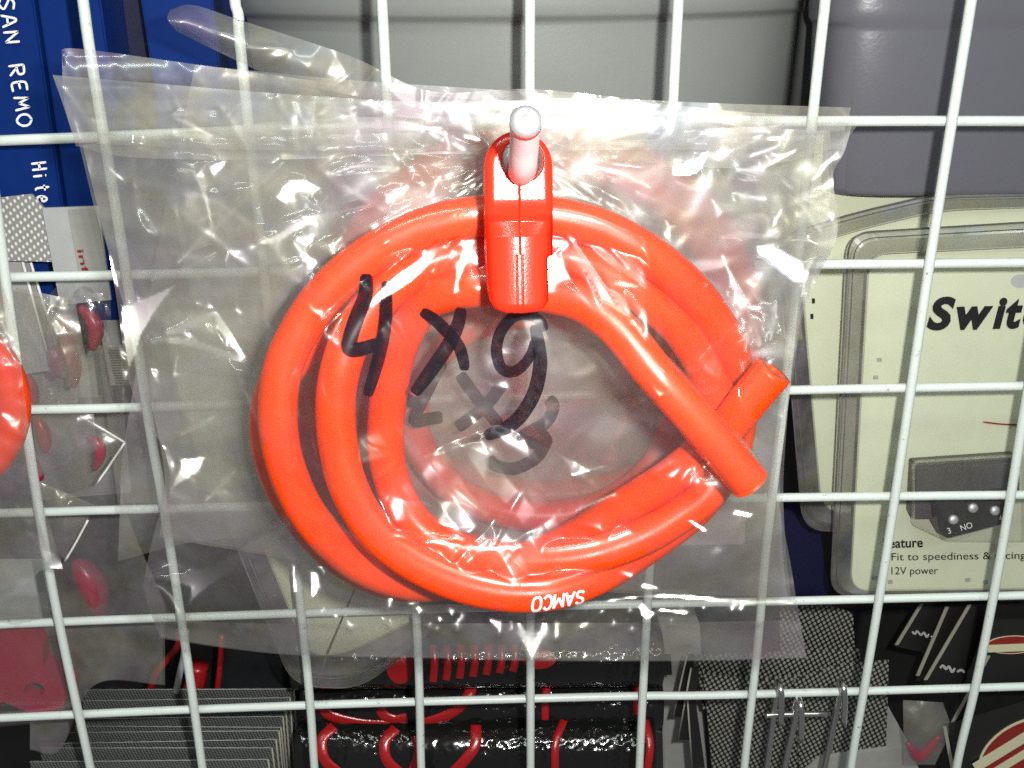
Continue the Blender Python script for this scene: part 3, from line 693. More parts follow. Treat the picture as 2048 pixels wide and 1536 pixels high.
ribbon("marker_writing", [
    ([(733, 548), (731, 590), (714, 635), (701, 676), (700, 697), (722, 698), (757, 686)], 31),
    ([(774, 562), (771, 642), (759, 710), (735, 792)], 26),
    ([(843, 622), (871, 641), (899, 669), (919, 696), (928, 727), (928, 741)], 25),
    ([(923, 616), (916, 648), (899, 686), (865, 737), (828, 788)], 29),
    ([(1090, 662), (1081, 642), (1059, 630), (1029, 633), (1004, 659), (993, 696), (1000, 731), (1017, 744), (1038, 738), (1060, 712), (1070, 680)], 23),
    ([(1070, 650), (1078, 696), (1080, 735), (1068, 787), (1040, 833), (1008, 858), (970, 872)], 29)],
    24, FF, M['ink'], bag1, off=0.3, taper=0.25, step=3.0, across=6)

X, Y = coons([(305, 1234), (480, 1246), (900, 1247), (1400, 1244), (1600, 1240)], [(322, 1274), (480, 1298), (620, 1310), (900, 1315), (1062, 1320), (1400, 1320), (1612, 1314)],
             [(305, 1234), (322, 1274)], [(1600, 1240), (1612, 1314)], 330, 24)
sheet("seam_strip", X, Y, FF(X, Y)-0.5, M['flap'], bag1)

# ---- second bag
cr2 = Crumple(51, BOX, 130, 1.6, 4, 0.7)
hull2 = [(x, y, d+3.6) for x, y, d in C2]
def bag2_front(X, Y):
    h = np.maximum(smin_fill(hull2[::2], 0, 0.5, X, Y), 22.0); h = blur(h, 10)
    h = np.maximum(h + cr2(X, Y)*0.5, tube_cover(C2, X, Y, 3.9)+0.1)
    return np.minimum(np.minimum(h, 27.2), FB(X, Y)-0.5)
F2 = Field(BOX, 8.0, bag2_front)
bag2 = thing("plastic_bag", "second clear bag behind the front one, fainter marker writing showing through", "plastic bag", PV(1045, 270, 24), "clear plastic bags of hose on the hook")
X, Y = coons([(165, 290), (600, 240), (1045, 235), (1660, 262)], [(318, 1075), (800, 1150), (1300, 1190), (1582, 1200)],
             [(165, 290), (222, 520), (300, 800), (330, 960), (318, 1075)], [(1660, 262), (1668, 380), (1676, 470), (1600, 640), (1568, 930), (1572, 1100), (1582, 1200)], 200, 160)
sheet("front_sheet", X, Y, F2(X, Y), M['film_mid'], bag2)
c4 = Crumple(61, BOX, 60, 0.8, 2, 0.3)
sheet("back_sheet", X[::2, ::2], Y[::2, ::2], 12.6-2.5+np.clip(c4(X, Y)[::2, ::2]*.6, -.9, .9)-np.clip(0, 0, 1), M['film_far'], bag2)
X, Y = coons([(124, 112), (150, 97), (400, 130), (560, 152), (860, 192), (1100, 205), (1500, 225), (1690, 240)],
             [(150, 285), (500, 300), (1000, 300), (1690, 300)], [(124, 112), (128, 200), (150, 285)], [(1690, 240), (1690, 300)], 240, 40)
cf2 = Crumple(62, (80, 60, 1760, 360), 40, 0.7, 2, 0.3, (8, 22), (80, 300))
sheet("header_flap", X, Y, 31.0+cf2(X, Y)+2.2*np.sin(np.clip((Y-110)/90, 0, 1)*3.1), M['flap'], bag2)
ribbon("marker_writing", [
    [(817, 698), (793, 729), (764, 775), (793, 790), (830, 806)], [(885, 724), (851, 789), (829, 840), (855, 838), (885, 834)],
    [(919, 748), (953, 795), (998, 850)], [(1005, 768), (970, 813), (914, 856)],
    [(1095, 797), (1107, 813), (1092, 845), (1052, 868), (1045, 880), (1075, 885), (1099, 868)],
    [(1097, 874), (1073, 915), (1028, 937), (990, 930), (978, 914)]],
    25, F2, M['ink_dense'], bag2, off=0.3, step=4.0)

# ---- rearmost bag
bag3 = thing("plastic_bag", "rearmost clear bag, its header sticking up at a slant over the grid top left", "plastic bag", PV(1045, 260, 9), "clear plastic bags of hose on the hook")
cr3 = Crumple(71, BOX, 90, 0.8, 3, 0.4)
X, Y = coons([(390, 130), (700, 160), (1060, 185), (1560, 230)], [(236, 1122), (420, 1080), (700, 1080), (1100, 1110), (1520, 1080)],
             [(390, 130), (330, 420), (290, 640), (247, 900), (240, 1015), (236, 1122)], [(1560, 230), (1600, 600), (1560, 900), (1520, 1080)], 150, 120)
sheet("front_sheet", X, Y, 11.4+np.clip(cr3(X, Y)*.5, -.9, .9)*1.0 - 0.9, M['film_far'], bag3)
X, Y = coons([(340, 20), (385, 10), (480, 40), (700, 112), (860, 182), (1060, 178), (1280, 200)],
             [(352, 62), (450, 110), (560, 158), (700, 190), (900, 225), (1060, 230), (1280, 230)], [(340, 20), (335, 38), (352, 62)], [(1280, 200), (1280, 230)], 220, 40)
cf3 = Crumple(72, (300, 0, 1300, 260), 40, 0.8, 2, 0.4, (8, 24), (60, 200))
vv = np.linspace(0, 1, 40)[:, None]+0*X
sheet("header_flap", X, Y, 14+cf3(X, Y)+6*np.sin(np.clip(vv, 0, 1)*3.14)**1.0*np.clip((700-X)/350, 0, 1), M['flap'], bag3)

# ---- neighbouring bag at the left edge, with its own hose
bag4 = thing("plastic_bag", "clear bag cut by the left picture edge, orange hose inside, glinting bottom corner", "plastic bag", PV(-60, 560, 20), "clear plastic bags of hose on a neighbouring hook")
CL = spiral(-165, 815, [(195, 175), (190, 170), (180, 165)], (24, 24), 1.2, 1.0)
pl = pxpath([(x, y, 22) for x, y, d in CL], 4)
cl = thing("hose_coil", "orange hose turn in the bag at the left picture edge", "hose", pl[0].tolist(), "coils of hose packed in clear bags")
tube("hose", pl, HR, M['hose'], cl, 16, hollow=0.45)
hullL = [(x, y, 25.8) for x, y, d in CL]
crL = Crumple(81, (-400, 500, 160, 1240), 70, 1.2, 3, 0.6)
def bagL(X, Y):
    h = np.maximum(smin_fill(hullL, 0, 0.5, X, Y), 17.0); h = blur(h, 8) + crL(X, Y)
    gx, gy = facing(X, Y, 18.0)
    h = bend_to(h, stroke_mask(X, Y, [[(56, 1060, 4), (70, 1072, 5)], [(75, 1078, 6), (84, 1095, 8), (92, 1115, 9)], [(96, 1100, 5), (104, 1110, 7), (106, 1124, 12)], [(100, 1132, 12), (122, 1130, 12)],
        [(2, 828, 10), (20, 829, 10)], [(30, 1005, 4), (60, 1050, 4)]], []), gx, gy, 5.0, 0.002)
    return np.maximum(h, tube_cover([(x, y, 22) for x, y, d in CL], X, Y, 3.9)+.1)
FL = Field((-420, 480, 180, 1260), 5.0, bagL)
X, Y = coons([(-380, 540), (-60, 520), (0, 556)], [(-380, 1190), (0, 1180), (84, 1140), (126, 1138)], [(-380, 540), (-380, 1190)],
             [(0, 556), (32, 650), (50, 800), (66, 900), (92, 1020), (126, 1138)], 110, 160)
sheet("front_sheet", X, Y, FL(X, Y), M['film_mid'], bag4)
sheet("back_sheet", X[::3, ::3], Y[::3, ::3], 14+0.6*crL(X, Y)[::3, ::3], M['film_far'], bag4)

# ------------------------------------------------------------------ hook and red lock
hk = pxpath([(1012, 262, 0), (1024, 300, 20), (1034, 330, 44), (1042, 345, 58), (1046, 330, 66), (1049, 285, 73), (1051, 247, 79)], 10)
hook = thing("peg_hook", "zinc steel display hook whose bent tip sticks out of the red lock", "hook", hk[0].tolist())
tube("prong", hk, 0.0021, M['prong'], hook, 20)
tp = hk[-1]; tdir = hk[-1]-hk[-3]; tdir /= np.linalg.norm(tdir)
tube("tip", [tp-tdir*0.0006, tp+tdir*0.0012, tp+tdir*0.0020], np.array([0.0022, 0.00215, 0.0012]), M['steel'], hook, 20)
tube("tip_dimple", [tp+tdir*0.0019, tp+tdir*0.00205], 0.0005, M['greycard'], hook, 12)

lo = PV(1036, 450, 57.5)
nz = (CW*0.5+fl*0.5 - lo).normalized(); nz = (nz + Vector((0.0, 0, -0.02))).normalized()
lx = Vector((1, 0.0, 0)) ; lx = (lx - nz*lx.dot(nz)).normalized(); ly = nz.cross(lx)
LS = (lo-CW).length/F                # metres per pixel at the lock
lock = thing("security_lock", "glossy red plastic stop lock clipped on the hook in front of the bag", "lock", lo)
LOUT = [(66*math.cos(a), -112-66*math.sin(a)) for a in np.linspace(0, math.pi, 25)]
LOUT = LOUT + [(-67, -40), (-66, 60), (-63, 130), (-60, 150), (-50, 164), (-30, 171), (0, 173), (30, 171), (48, 164), (56, 150), (57, 130), (56, 72), (57, 64), (66, 60), (67, -40)]
LOUT = np.array(LOUT); LH = (7.0, -121.0, 39.0)            # outline and hole (x, y, radius), pixels from the lock centre
def poly_dist(X, Y, pl_):
    ins = np.zeros(X.shape, bool); ds = np.full(X.shape, 1e9); k = len(pl_)
    for q in range(k):
        (x0, y0), (x1, y1) = pl_[q], pl_[(q+1) % k]
        ins ^= ((y0 > Y) != (y1 > Y)) & (X < (x1-x0)*(Y-y0)/((y1-y0) or 1e-9)+x0)
        t = np.clip(((X-x0)*(x1-x0)+(Y-y0)*(y1-y0))/((x1-x0)**2+(y1-y0)**2+1e-9), 0, 1)
        ds = np.minimum(ds, np.hypot(X-x0-t*(x1-x0), Y-y0-t*(y1-y0)))
    return np.where(ins, ds, -ds)
def lock_pt(x, y, z): return np.array(lo) + np.array(lx)*(np.asarray(x)*LS)[..., None] - np.array(ly)*(np.asarray(y)*LS)[..., None] + np.array(nz)*np.asarray(z)[..., None]
gxs, gys = np.meshgrid(np.arange(-70, 71, 1.0), np.arange(-182, 176, 1.0))
sd = np.minimum(poly_dist(gxs, gys, LOUT), 1e9); hd = np.hypot(gxs-LH[0], gys-LH[1])-LH[2]
ER = 20.0
zz = np.zeros(gxs.shape)
zz -= 26*np.clip((gys+50)/44, 0, 1)**1.5*np.clip(1-(gys+6)/30, 0, 1)*0.55          # the waist under the flat collar
barrel = 24*np.sqrt(np.clip(1-(gxs/64)**2, 0.02, 1))-24
zz += np.clip((gys+20)/40, 0, 1)*barrel*1.3
zz += -0.02*np.clip(gys, 0, 200)
zz -= (ER-np.sqrt(np.clip(ER**2-np.clip(ER-sd, 0, ER)**2, 0, None)))*0.9
zz -= np.clip(3-hd, 0, 3)**1.5*1.2
for gx0, ga, gb in ((0.0, -90, 58), (-7.0, 58, 174), (4.0, 58, 174)):
    zz -= 3.0*np.exp(-((gxs-gx0)/1.1)**2)*((gys > ga) & (gys < gb))
keep = (sd > 0) & (hd > 0)
for sgn in (-1, 1):
    idx = grid_faces(*gxs.shape); kf = keep.ravel()
    fc = idx[kf[idx].all(1)]
    fc = fc[(gxs.ravel()[fc].mean(1)*sgn) > 0]
    used = np.unique(fc); rm = np.full(gxs.size, -1); rm[used] = np.arange(len(used))
    Vf = lock_pt(gxs.ravel()[used], gys.ravel()[used], zz.ravel()[used]*LS + 0.0042)
    ring2 = LOUT*0.985; half = [p for p in ring2 if p[0]*sgn >= -0.5]
    if sgn > 0: half = sorted(half, key=lambda p: math.atan2(p[1], p[0]))
    else: half = sorted(half, key=lambda p: math.atan2(p[1], -p[0]))
    half = np.array(half); kh = len(half)
    Va = lock_pt(half[:, 0], half[:, 1], np.full(kh, 0.0042-18*LS)); Vb = lock_pt(half[:, 0], half[:, 1], np.full(kh, -0.0045))
    b0 = len(Vf)
    Fs = [tuple(rm[q] for q in f4) for f4 in fc] + [(b0+q, b0+q+1, b0+kh+q+1, b0+kh+q) for q in range(kh-1)]
    mesh_obj("shell_half", np.vstack([Vf, Va, Vb]), Fs, M['lock'], lock, True)
ha = np.linspace(0, 2*math.pi, 41)
Vh = np.vstack([lock_pt(LH[0]+LH[2]*np.cos(ha), LH[1]+LH[2]*np.sin(ha), np.full(41, z)) for z in (0.0041, -0.0045)])
mesh_obj("hole_liner", Vh, grid_faces(2, 41), M['lock'], lock, True)

# ------------------------------------------------------------------ buckets behind the grid
def bucket(label, cx, ytop, ybot, half, d_front, mt, rim_y, taper=0.94, seams=(), box_=2.0):
    axis_t, axis_b = PV(cx, ytop, d_front), PV(cx, ybot, d_front)
    D = (PV(cx, 200, d_front)-CW).length; sn = math.sin(math.atan(half/F)); r = D*sn/(1-sn) if box_ == 2 else half*D/F
    fy = 1.0 if box_ == 2 else 0.35
    c = Vector((axis_t.x, axis_t.y + r*fy, 0))
    zt, zb, zr = axis_t.z, axis_b.z, PV(cx, rim_y, d_front).z
    prof = [(zb, r*taper*0.97), (zb+.0015, r*taper), (zr-.001, r*(taper+(1-taper)*.8)), (zr, r*(taper+(1-taper)*.82)), (zr+.0012, r*1.012), (zr+.004, r*1.02), (zt, r*1.025)]
    n = 160; V = []; Fc = []
    for z, rr in prof:
        for j in range(n):
            a = 2*math.pi*j/n; sa, ca = math.sin(a), math.cos(a); q = 2/box_
            V.append((c.x+rr*math.copysign(abs(sa)**q, sa), c.y-rr*fy*math.copysign(abs(ca)**q, ca), z))
    for i in range(len(prof)-1):
        for j in range(n): Fc.append((i*n+j, i*n+(j+1) % n, (i+1)*n+(j+1) % n, (i+1)*n+j))
    Fc.append(tuple(range(n))[::-1])
    t = thing("bucket", label, "bucket", (c.x, c.y, zb), "plastic buckets behind the grid")
    o = mesh_obj("body", V, Fc, mt, t, True)
    md = o.modifiers.new("edge", 'BEVEL'); md.width = 0.0006; md.segments = 2; md.limit_method = 'ANGLE'; md.angle_limit = 0.5
    V2, F2_ = tube_geo([np.array((c.x+r*1.03*math.sin(a), c.y-r*1.03*math.cos(a), zt)) for a in np.linspace(0, 2*math.pi, 97)], 0.0012, 8) if box_ == 2 else tube_geo([np.array((c.x+r*1.03*math.copysign(abs(math.sin(a))**(2/box_), math.sin(a)), c.y-r*fy*1.03*math.copysign(abs(math.cos(a))**(2/box_), math.cos(a)), zt)) for a in np.linspace(0, 2*math.pi, 97)], 0.0012, 8)
    mesh_obj("rim", V2, F2_, mt, t, True)
    for sa in seams:
        a = math.radians(sa)
        tube("moulded_seam", [np.array((c.x+rr*1.002*math.sin(a), c.y-rr*1.002*math.cos(a), z)) for z, rr in ((zb+.003, r*taper), (zr-.002, r*(taper+(1-taper)*.78)))], 0.0007, mt, t, 8)
bucket("wide light grey plastic bucket with a moulded band, upper middle behind the grid", 1068, -160, 470, 575, -24, M['bucket'], 44)
bucket("dark grey plastic bucket at the upper right, rounded bottom edge showing", 2112, -160, 392, 330, -24, M['bucket_dark'], 52, box_=4.5)

# ------------------------------------------------------------------ blue boxes with white handwriting
def box(name, pts, d, depth, mt, label, cat, group=None, bevel=0.4):
    p = P(*[float(x) for x in pts[0]], float(d)) if False else None
    loc = PV(pts[0][0], pts[0][1], d)
    t = thing(name, label, cat, loc, group)
    plate("body", pts, d, depth, mt, t, bevel)
    return t
G = "blue boxes standing side by side"
b1 = box("cardboard_box", [(-120, -60), (58, -60), (158, 640), (-10, 640)], -18, 40, M['blue'], "blue box at the far left with white handwriting down its face", "box", G)
box("cardboard_box", [(66, -60), (192, -60), (290, 640), (166, 640)], -19, 40, M['blue'], "blank blue box beside the handwritten one, behind the second wire", "box", G)
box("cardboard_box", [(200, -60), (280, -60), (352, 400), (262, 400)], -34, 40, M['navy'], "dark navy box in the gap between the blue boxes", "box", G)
box("cardboard_box", [(272, -60), (418, -60), (470, 420), (345, 420)], -26, 40, M['blue'], "blue box behind the slanting bag header, beside the wide grey bucket", "box", G)
def hand(word, x0, y0, adv, h, slant):     # white pen strokes, reading down the box; letter tops point right
    GLY = {'S': [[(.9, .9), (.4, 1), (.1, .75), (.5, .5), (.8, .25), (.4, 0), (.05, .15)]], 'A': [[(0, 0), (.45, 1), (.9, 0)], [(.2, .4), (.75, .4)]],
           'N': [[(.05, 0), (.1, 1)], [(.1, 1), (.8, .05)], [(.8, .05), (.85, 1)]], 'R': [[(.1, 0), (.1, 1)], [(.1, 1), (.7, .95), (.75, .6), (.15, .5)], [(.3, .5), (.85, 0)]],
           'E': [[(.8, 1), (.2, .95), (.1, .5), (.2, .05), (.8, .05)], [(.1, .5), (.65, .55)]], 'M': [[(0, 0), (.12, 1)], [(.12, 1), (.45, .3)], [(.45, .3), (.8, 1)], [(.8, 1), (.95, 0)]],
           'O': [[(.5, 1), (.12, .75), (.1, .3), (.5, 0), (.88, .3), (.86, .75), (.5, 1)]], 'H': [[(.1, 0), (.12, 1)], [(.8, 0), (.82, 1)], [(.1, .5), (.8, .52)]],
           'i': [[(.3, 0), (.3, .6)], [(.3, .8), (.31, .88)]], 't': [[(.4, .95), (.4, .15), (.65, .02)], [(.1, .62), (.75, .65)]], 'e': [[(.1, .35), (.7, .38), (.5, .68), (.15, .5), (.15, .1), (.6, .02), (.8, .12)]], ' ': []}
    L = []
    for i, ch in enumerate(word):
        for st in GLY[ch]:
            L.append([(x0 + slant*(i+px*.8)*adv + py*h, y0 + (i+px*.8)*adv - py*h*0.12) for px, py in st])
    return L
ribbon("handwriting", hand("SAN REMO", -4, -2, 33, 30, .155) + hand("Hite", 62, 326, 22, 30, .155), 4.6, -18, M['white'], b1, off=0.35, step=3, across=2)

# ------------------------------------------------------------------ blister packs, right
G = "cream switch packs in clear trays"
def tray_pack(label, outer, inner, d, rim=True, r_out=45, r_in=40):
    t = thing("blister_pack", label, "blister pack", PV(outer[0][0], outer[0][1], d), G)
    plate("card", rounded(inner, r_in), d, 0.8, M['cream'], t)
    ro, ri = rounded(outer, r_out, 8), rounded(inner, r_in, 8); k = len(ro)
    Vv = np.vstack([P(ro[:, 0], ro[:, 1], d-1.0), P(ro[:, 0], ro[:, 1], d+1.2), P(ro[:, 0]*.6+ri[:, 0]*.4, ro[:, 1]*.6+ri[:, 1]*.4, d+2.4), P(ri[:, 0], ri[:, 1], d+1.2), P(ri[:, 0], ri[:, 1], d-0.9)])
    Fc = [(a*k+i, a*k+(i+1) % k, (a+1)*k+(i+1) % k, (a+1)*k+i) for a in range(4) for i in range(k)]
    mesh_obj("tray", Vv, Fc, M['smoke'], t, False)
    cl2 = lambda p, d2: np.vstack([P(p[:, 0], p[:, 1], d2), P(p[:1, 0], p[:1, 1], d2)])
    tube("tray_edge", cl2(ro, d+1.3), 0.00022, M['device_grey'], t, 6)
    tube("tray_edge", cl2(ro*.72+ri*.28, d+2.0), 0.00016, M['device_grey'], t, 6)
    tube("tray_edge", cl2(ri, d+1.2), 0.00025, M['edge'], t, 6)
    return t
pk3 = tray_pack("cream pack tucked behind the others, only its top edge under the dark bucket", [(1470, 240), (2140, 230), (2140, 700), (1500, 700)], [(1500, 264), (2140, 254), (2140, 680), (1550, 680)], -34)
pk2 = tray_pack("middle cream pack, its left strip and slanted top rim beyond the printed one", [(1556, 474), (1700, 428), (1880, 386), (2140, 384), (2140, 1062), (1606, 1062)],
                [(1598, 496), (1720, 458), (1880, 420), (2140, 412), (2140, 1026), (1643, 1026)], -27, r_out=[40, 60, 60, 0, 0, 50], r_in=[40, 60, 60, 0, 0, 50])
for x, y in ((1627, 602), (1624, 633)): plate("print_mark", [(x-3, y-5), (x+3, y-5), (x+3, y+5), (x-3, y+5)], -26.8, 0.2, M['black'], pk2)
pk1 = tray_pack("nearest cream pack printed with large black italic letters and a black switch", [(1698, 466), (2160, 438), (2160, 1188), (1660, 1192)],
                [(1738, 508), (2160, 488), (2160, 1176), (1700, 1182)], -20)
def cover(px, py): return np.full(np.shape(px), -19.7)
for ch, xa_, xb_ in (("S", 1853, 1913), ("w", 1914, 1988), ("i", 1985, 2016), ("t", 2012, 2047), ("c", 2046, 2096), ("h", 2096, 2160)):
    text_px("headline_letter", ch, (xa_, 657-(xa_-1853)*.02), (xb_, 657-(xb_-1853)*.02), 60, -20, M['black'], pk1, bold=0.045, shear=0.30)
text_px("heading_lettering", "Feature", (1767, 1096), (1846, 1094), 19, -20, M['black'], pk1, bold=0.02)
text_px("text_line", "Fit to speediness & racing car", (1783, 1121), (2092, 1117), 15, -20, M['black'], pk1)
text_px("text_line", "12V power", (1783, 1149), (1876, 1148), 15, -20, M['black'], pk1)
plate("hang_hole", [(2048+19*math.cos(a)-6, 562+13*math.sin(a)) for a in np.linspace(0, 6.28, 20)[:-1]], -19.75, 0.2, M['greypack'], pk1)
for x, y in ((1759, 720), (1752, 755), (1750, 1156), (1781, 1164), (1936, 1160), (1972, 1164)):
    plate("print_mark", [(x-5, y-3), (x+4, y-4), (x+5, y+3), (x-4, y+4)], -19.75, 0.2, M['greycard'], pk1)
ribbon("pen_mark", [[(1966, 844), (2000, 848), (2036, 850)]], 3, -20, M['redprint'], pk1, off=0.3)
sw = plate("switch", [(1872, 1010), (2018, 990), (2018, 1046), (1892, 1078), (1878, 1060)], -11, 8, M['device'], pk1, 0.3)
plate("switch_back", [(1832, 932), (2040, 918), (2040, 988), (1880, 992), (1880, 1038), (1826, 1038)], -15, 5, M['device_grey'], pk1, 0.3)
for x, y in ((1905, 1038), (1944, 1015), (1988, 1020)):
    c = P(x, y, -11.2)
    V, Fc = tube_geo([c, c+np.array([0, -0.0008, 0.0002]), c+np.array([0, -0.0012, 0.0003])], np.array([.00135, .0013, .0007]), 12)
    sub_obj("screw", V, Fc, M['steel'], sw, pk1, True)
text_px("switch_lettering", "NO", (1923, 1062), (1946, 1055), 12, -10.9, M['white'], pk1)
text_px("switch_lettering", "3", (1897, 1068), (1903, 1066), 12, -10.9, M['white'], pk1)
text_px("switch_lettering", "4", (2000, 1043), (2006, 1041), 12, -10.9, M['white'], pk1)
bl = rounded([(1822, 920), (2060, 905), (2060, 1085), (1900, 1085), (1822, 1048)], 12)
k = len(bl); c = bl.mean(0); b2_ = c+(bl-c)*0.93
Vv = np.vstack([P(bl[:, 0], bl[:, 1], -19.4), P(b2_[:, 0], b2_[:, 1], -8.6)])
mesh_obj("blister", Vv, [(i, (i+1) % k, k+(i+1) % k, k+i) for i in range(k)]+[tuple(range(k, 2*k))], M['clear'], pk1)
# cream pack low behind the bag, and pale cartons that only show through the film
pk4 = tray_pack("cream pack behind the bag's lower left, rounded clear tray end below it", [(430, 985), (780, 965), (880, 1250), (720, 1378), (585, 1372)], [(490, 1000), (760, 990), (850, 1230), (690, 1308), (616, 1312)], -7, r_out=50, r_in=40)
pk5 = tray_pack("cream pack only seen through the left half of the front bag", [(288, 600), (640, 585), (670, 985), (392, 1000)], [(318, 622), (622, 610), (650, 960), (410, 975)], -9)
box("carton", [(690, 440), (1520, 430), (1490, 1090), (780, 1100)], -44, 30, M['bounce_tint'], "pale carton painted with red hose bounce, seen through the film inside the coil", "carton")
box("carton", [(330, 330), (690, 300), (700, 590), (380, 600)], -46, 25, M['greycard'], "grey carton seen through the film above the coil's left side", "carton")
box("cardboard_box", [(1560, 1010), (1640, 1060), (1665, 1215), (1560, 1215)], -40, 20, M['navy'], "dark blue box low between the bag and the printed cream pack", "box")

# ------------------------------------------------------------------ left: hanging blister packs
G = "grey blister packs hanging edge-on at the left"
def hanger(label, pts, d, mt, edge=True, th=0.6):
    t = thing("blister_pack", label, "blister pack", PV(pts[0][0], pts[0][1], max(d) if hasattr(d, '__len__') else d), G)
    plate("backing_card", pts, d, th, mt, t)
    if edge:
        a = [(*q, (d[i] if hasattr(d, '__len__') else d)+.3) for i, q in enumerate(pts)]
        tube("card_edge", [P(*a[1]), P(*a[2])], 0.00035, M['white'], t, 6)
    return t
hanger("dotted grey pack, foremost of the fan at the left edge", [(-60, 402), (62, 388), (92, 420), (146, 525), (-40, 520)], -10, M['dots'], False)
hanger("plain grey pack whose long pale edge runs down past the wire", [(-60, 470), (36, 490), (104, 740), (-20, 760)], -14, M['greypack'])
hanger("grey pack second in the fan, between two pale edges", [(-20, 455), (40, 455), (112, 690), (10, 760)], -16, M['greycard'])
hanger("grey pack third in the fan, reaching the crimson clips", [(10, 430), (68, 450), (138, 650), (60, 740)], -19, M['greypack'])
hanger("dark backed grey pack rearmost in the fan", [(60, 400), (78, 400), (160, 600), (110, 690)], -23, M['greycard'])
lp = hanger("clear topped pack with small red lettering, beside the blue box bottom", [(84, 416), (196, 412), (222, 600), (120, 610)], -9, M['greypack'], False)
plate("label_strip", [(136, 420), (190, 418), (214, 545), (158, 548)], -8.6, 0.2, M['greycard'], lp)
text_px("red_lettering", "inf", (154, 500), (166, 548), 13, -8.6, M['redprint'], lp, bold=0.01, up=(1, -.1), off=0.3)
def blob(name, label, pts, d, rad, mt, cat, group=None):
    pth = pxpath([(x, y, d) for x, y in pts], 6)
    k = len(pth); rr = rad*MM*np.clip(np.sqrt(np.sin(np.linspace(0.08, 3.06, k))), .25, 1)
    V, Fc = tube_geo(pth, rr, 14); o = mesh_obj(name, V - pth[0], Fc, mt, None, True); o.location = pth[0]
    tag(o, label, cat, group); return o
G2 = "crimson plastic clips in blister packs"
blob("plastic_clip", "crimson clip upright below the small red lettering, right of the other clips", [(160, 612), (185, 640), (192, 665), (184, 700)], -8, 1.9, M['redpart'], "clip", G2)
blob("plastic_clip", "long crimson clip in the middle of the left blister packs", [(128, 630), (136, 665), (138, 700), (150, 735), (148, 775)], -11, 1.8, M['redpart'], "clip", G2)
blob("plastic_clip", "short crimson clip under the pale bubble highlight", [(104, 690), (114, 720), (118, 755)], -9, 1.7, M['redpart'], "clip", G2)
blob("plastic_clip", "dull crimson clip close to the orange hose at the left edge", [(40, 740), (58, 780), (66, 830)], -15, 2.2, M['redpart'], "clip", G2)
blob("plastic_clip", "crimson comma shaped clip inside the white edged square card", [(176, 872), (196, 888), (200, 910), (190, 940)], -11, 1.5, M['redpart'], "clip", G2)
hanger("broad grey card filling the gap behind the square bag", [(50, 690), (235, 690), (262, 985), (80, 1000)], -27, M['greycard'], False)
hanger("silvery card peeping out below the left neighbour bag", [(-60, 1120), (96, 1120), (128, 1270), (-60, 1280)], -22, M['greypack'], False)
blob("plastic_clip", "slim crimson clip just under the third horizontal wire, left of the comma shaped one", [(74, 835), (88, 870), (92, 905)], -13, 1.7, M['redpart'], "clip", G2)
blob("plastic_clip", "faint crimson clip low between the orange hose and the square bag", [(52, 900), (66, 935), (84, 960)], -16, 1.9, M['redpart'], "clip", G2)
bub = thing("blister_bubble", "clear moulded bubble shining over the crimson clips", "blister", PV(110, 640, -4))
for cx, cy, rx, ry, an in ((178, 640, 34, 70, -.2), (128, 690, 30, 86, -.15)):
    V = []; nn, kk = 18, 7
    for j in range(kk+1):
        for i in range(nn):
            a = 2*math.pi*i/nn; r = math.sin(j/kk*math.pi/2); z = math.cos(j/kk*math.pi/2)
            x, y = rx*r*math.cos(a), ry*r*math.sin(a)
            V.append(P(cx+x*math.cos(an)-y*math.sin(an), cy+x*math.sin(an)+y*math.cos(an), -9+6.5*z))
    Fc = [(j*nn+i, j*nn+(i+1) % nn, (j+1)*nn+(i+1) % nn, (j+1)*nn+i) for j in range(kk) for i in range(nn)]
    mesh_obj("bubble", V, Fc, M['clear'], bub, True)
X, Y = coons([(86, 600), (150, 545), (218, 548)], [(100, 800), (214, 720)], [(86, 600), (84, 700), (100, 800)], [(218, 548), (222, 640), (214, 720)], 60, 100)
cbb = Crumple(101, (70, 530, 240, 820), 30, 1.4, 2, 0.6, (8, 20), (20, 70))
def bubd(X, Y):
    gx, gy = facing(X, Y, 0.0)
    return bend_to(-6+cbb(X, Y), stroke_mask(X, Y, [[(106, 690, 5), (118, 660, 7), (136, 630, 6)], [(148, 606, 5), (158, 598, 7)], [(176, 598, 5), (186, 612, 7)], [(196, 592, 5), (208, 598, 4)], [(140, 618, 4), (146, 600, 6)],
        [(106, 700, 6), (110, 715, 5)], [(160, 590, 9), (200, 588, 9)]], []), gx, gy, 3.0, 0.002)
FBB = Field((70, 530, 240, 820), 3.0, bubd)
sheet("shell", X, Y, FBB(X, Y), M['clear'], bub)
bc = thing("label_card", "white card with black bar code lines, half behind the bag's left edge", "label card", PV(205, 660, -22))
plate("card", [(196, 640), (262, 640), (285, 790), (225, 790)], -22, 0.5, M['greypack'], bc)
rng = random.Random(5)
for i in range(17):
    y = 700+i*5; plate("bar", [(216+i*1.1, y), (246+i*.6+rng.random()*14, y), (246+i*.6, y+1.4+rng.random()*1.6), (216+i*1.1, y+2.6)], -21.8, 0.1, M['black'], bc)
plate("stripe", [(222, 772), (300, 772), (304, 810), (232, 812)], -21.7, 0.3, M['navy'], bc)

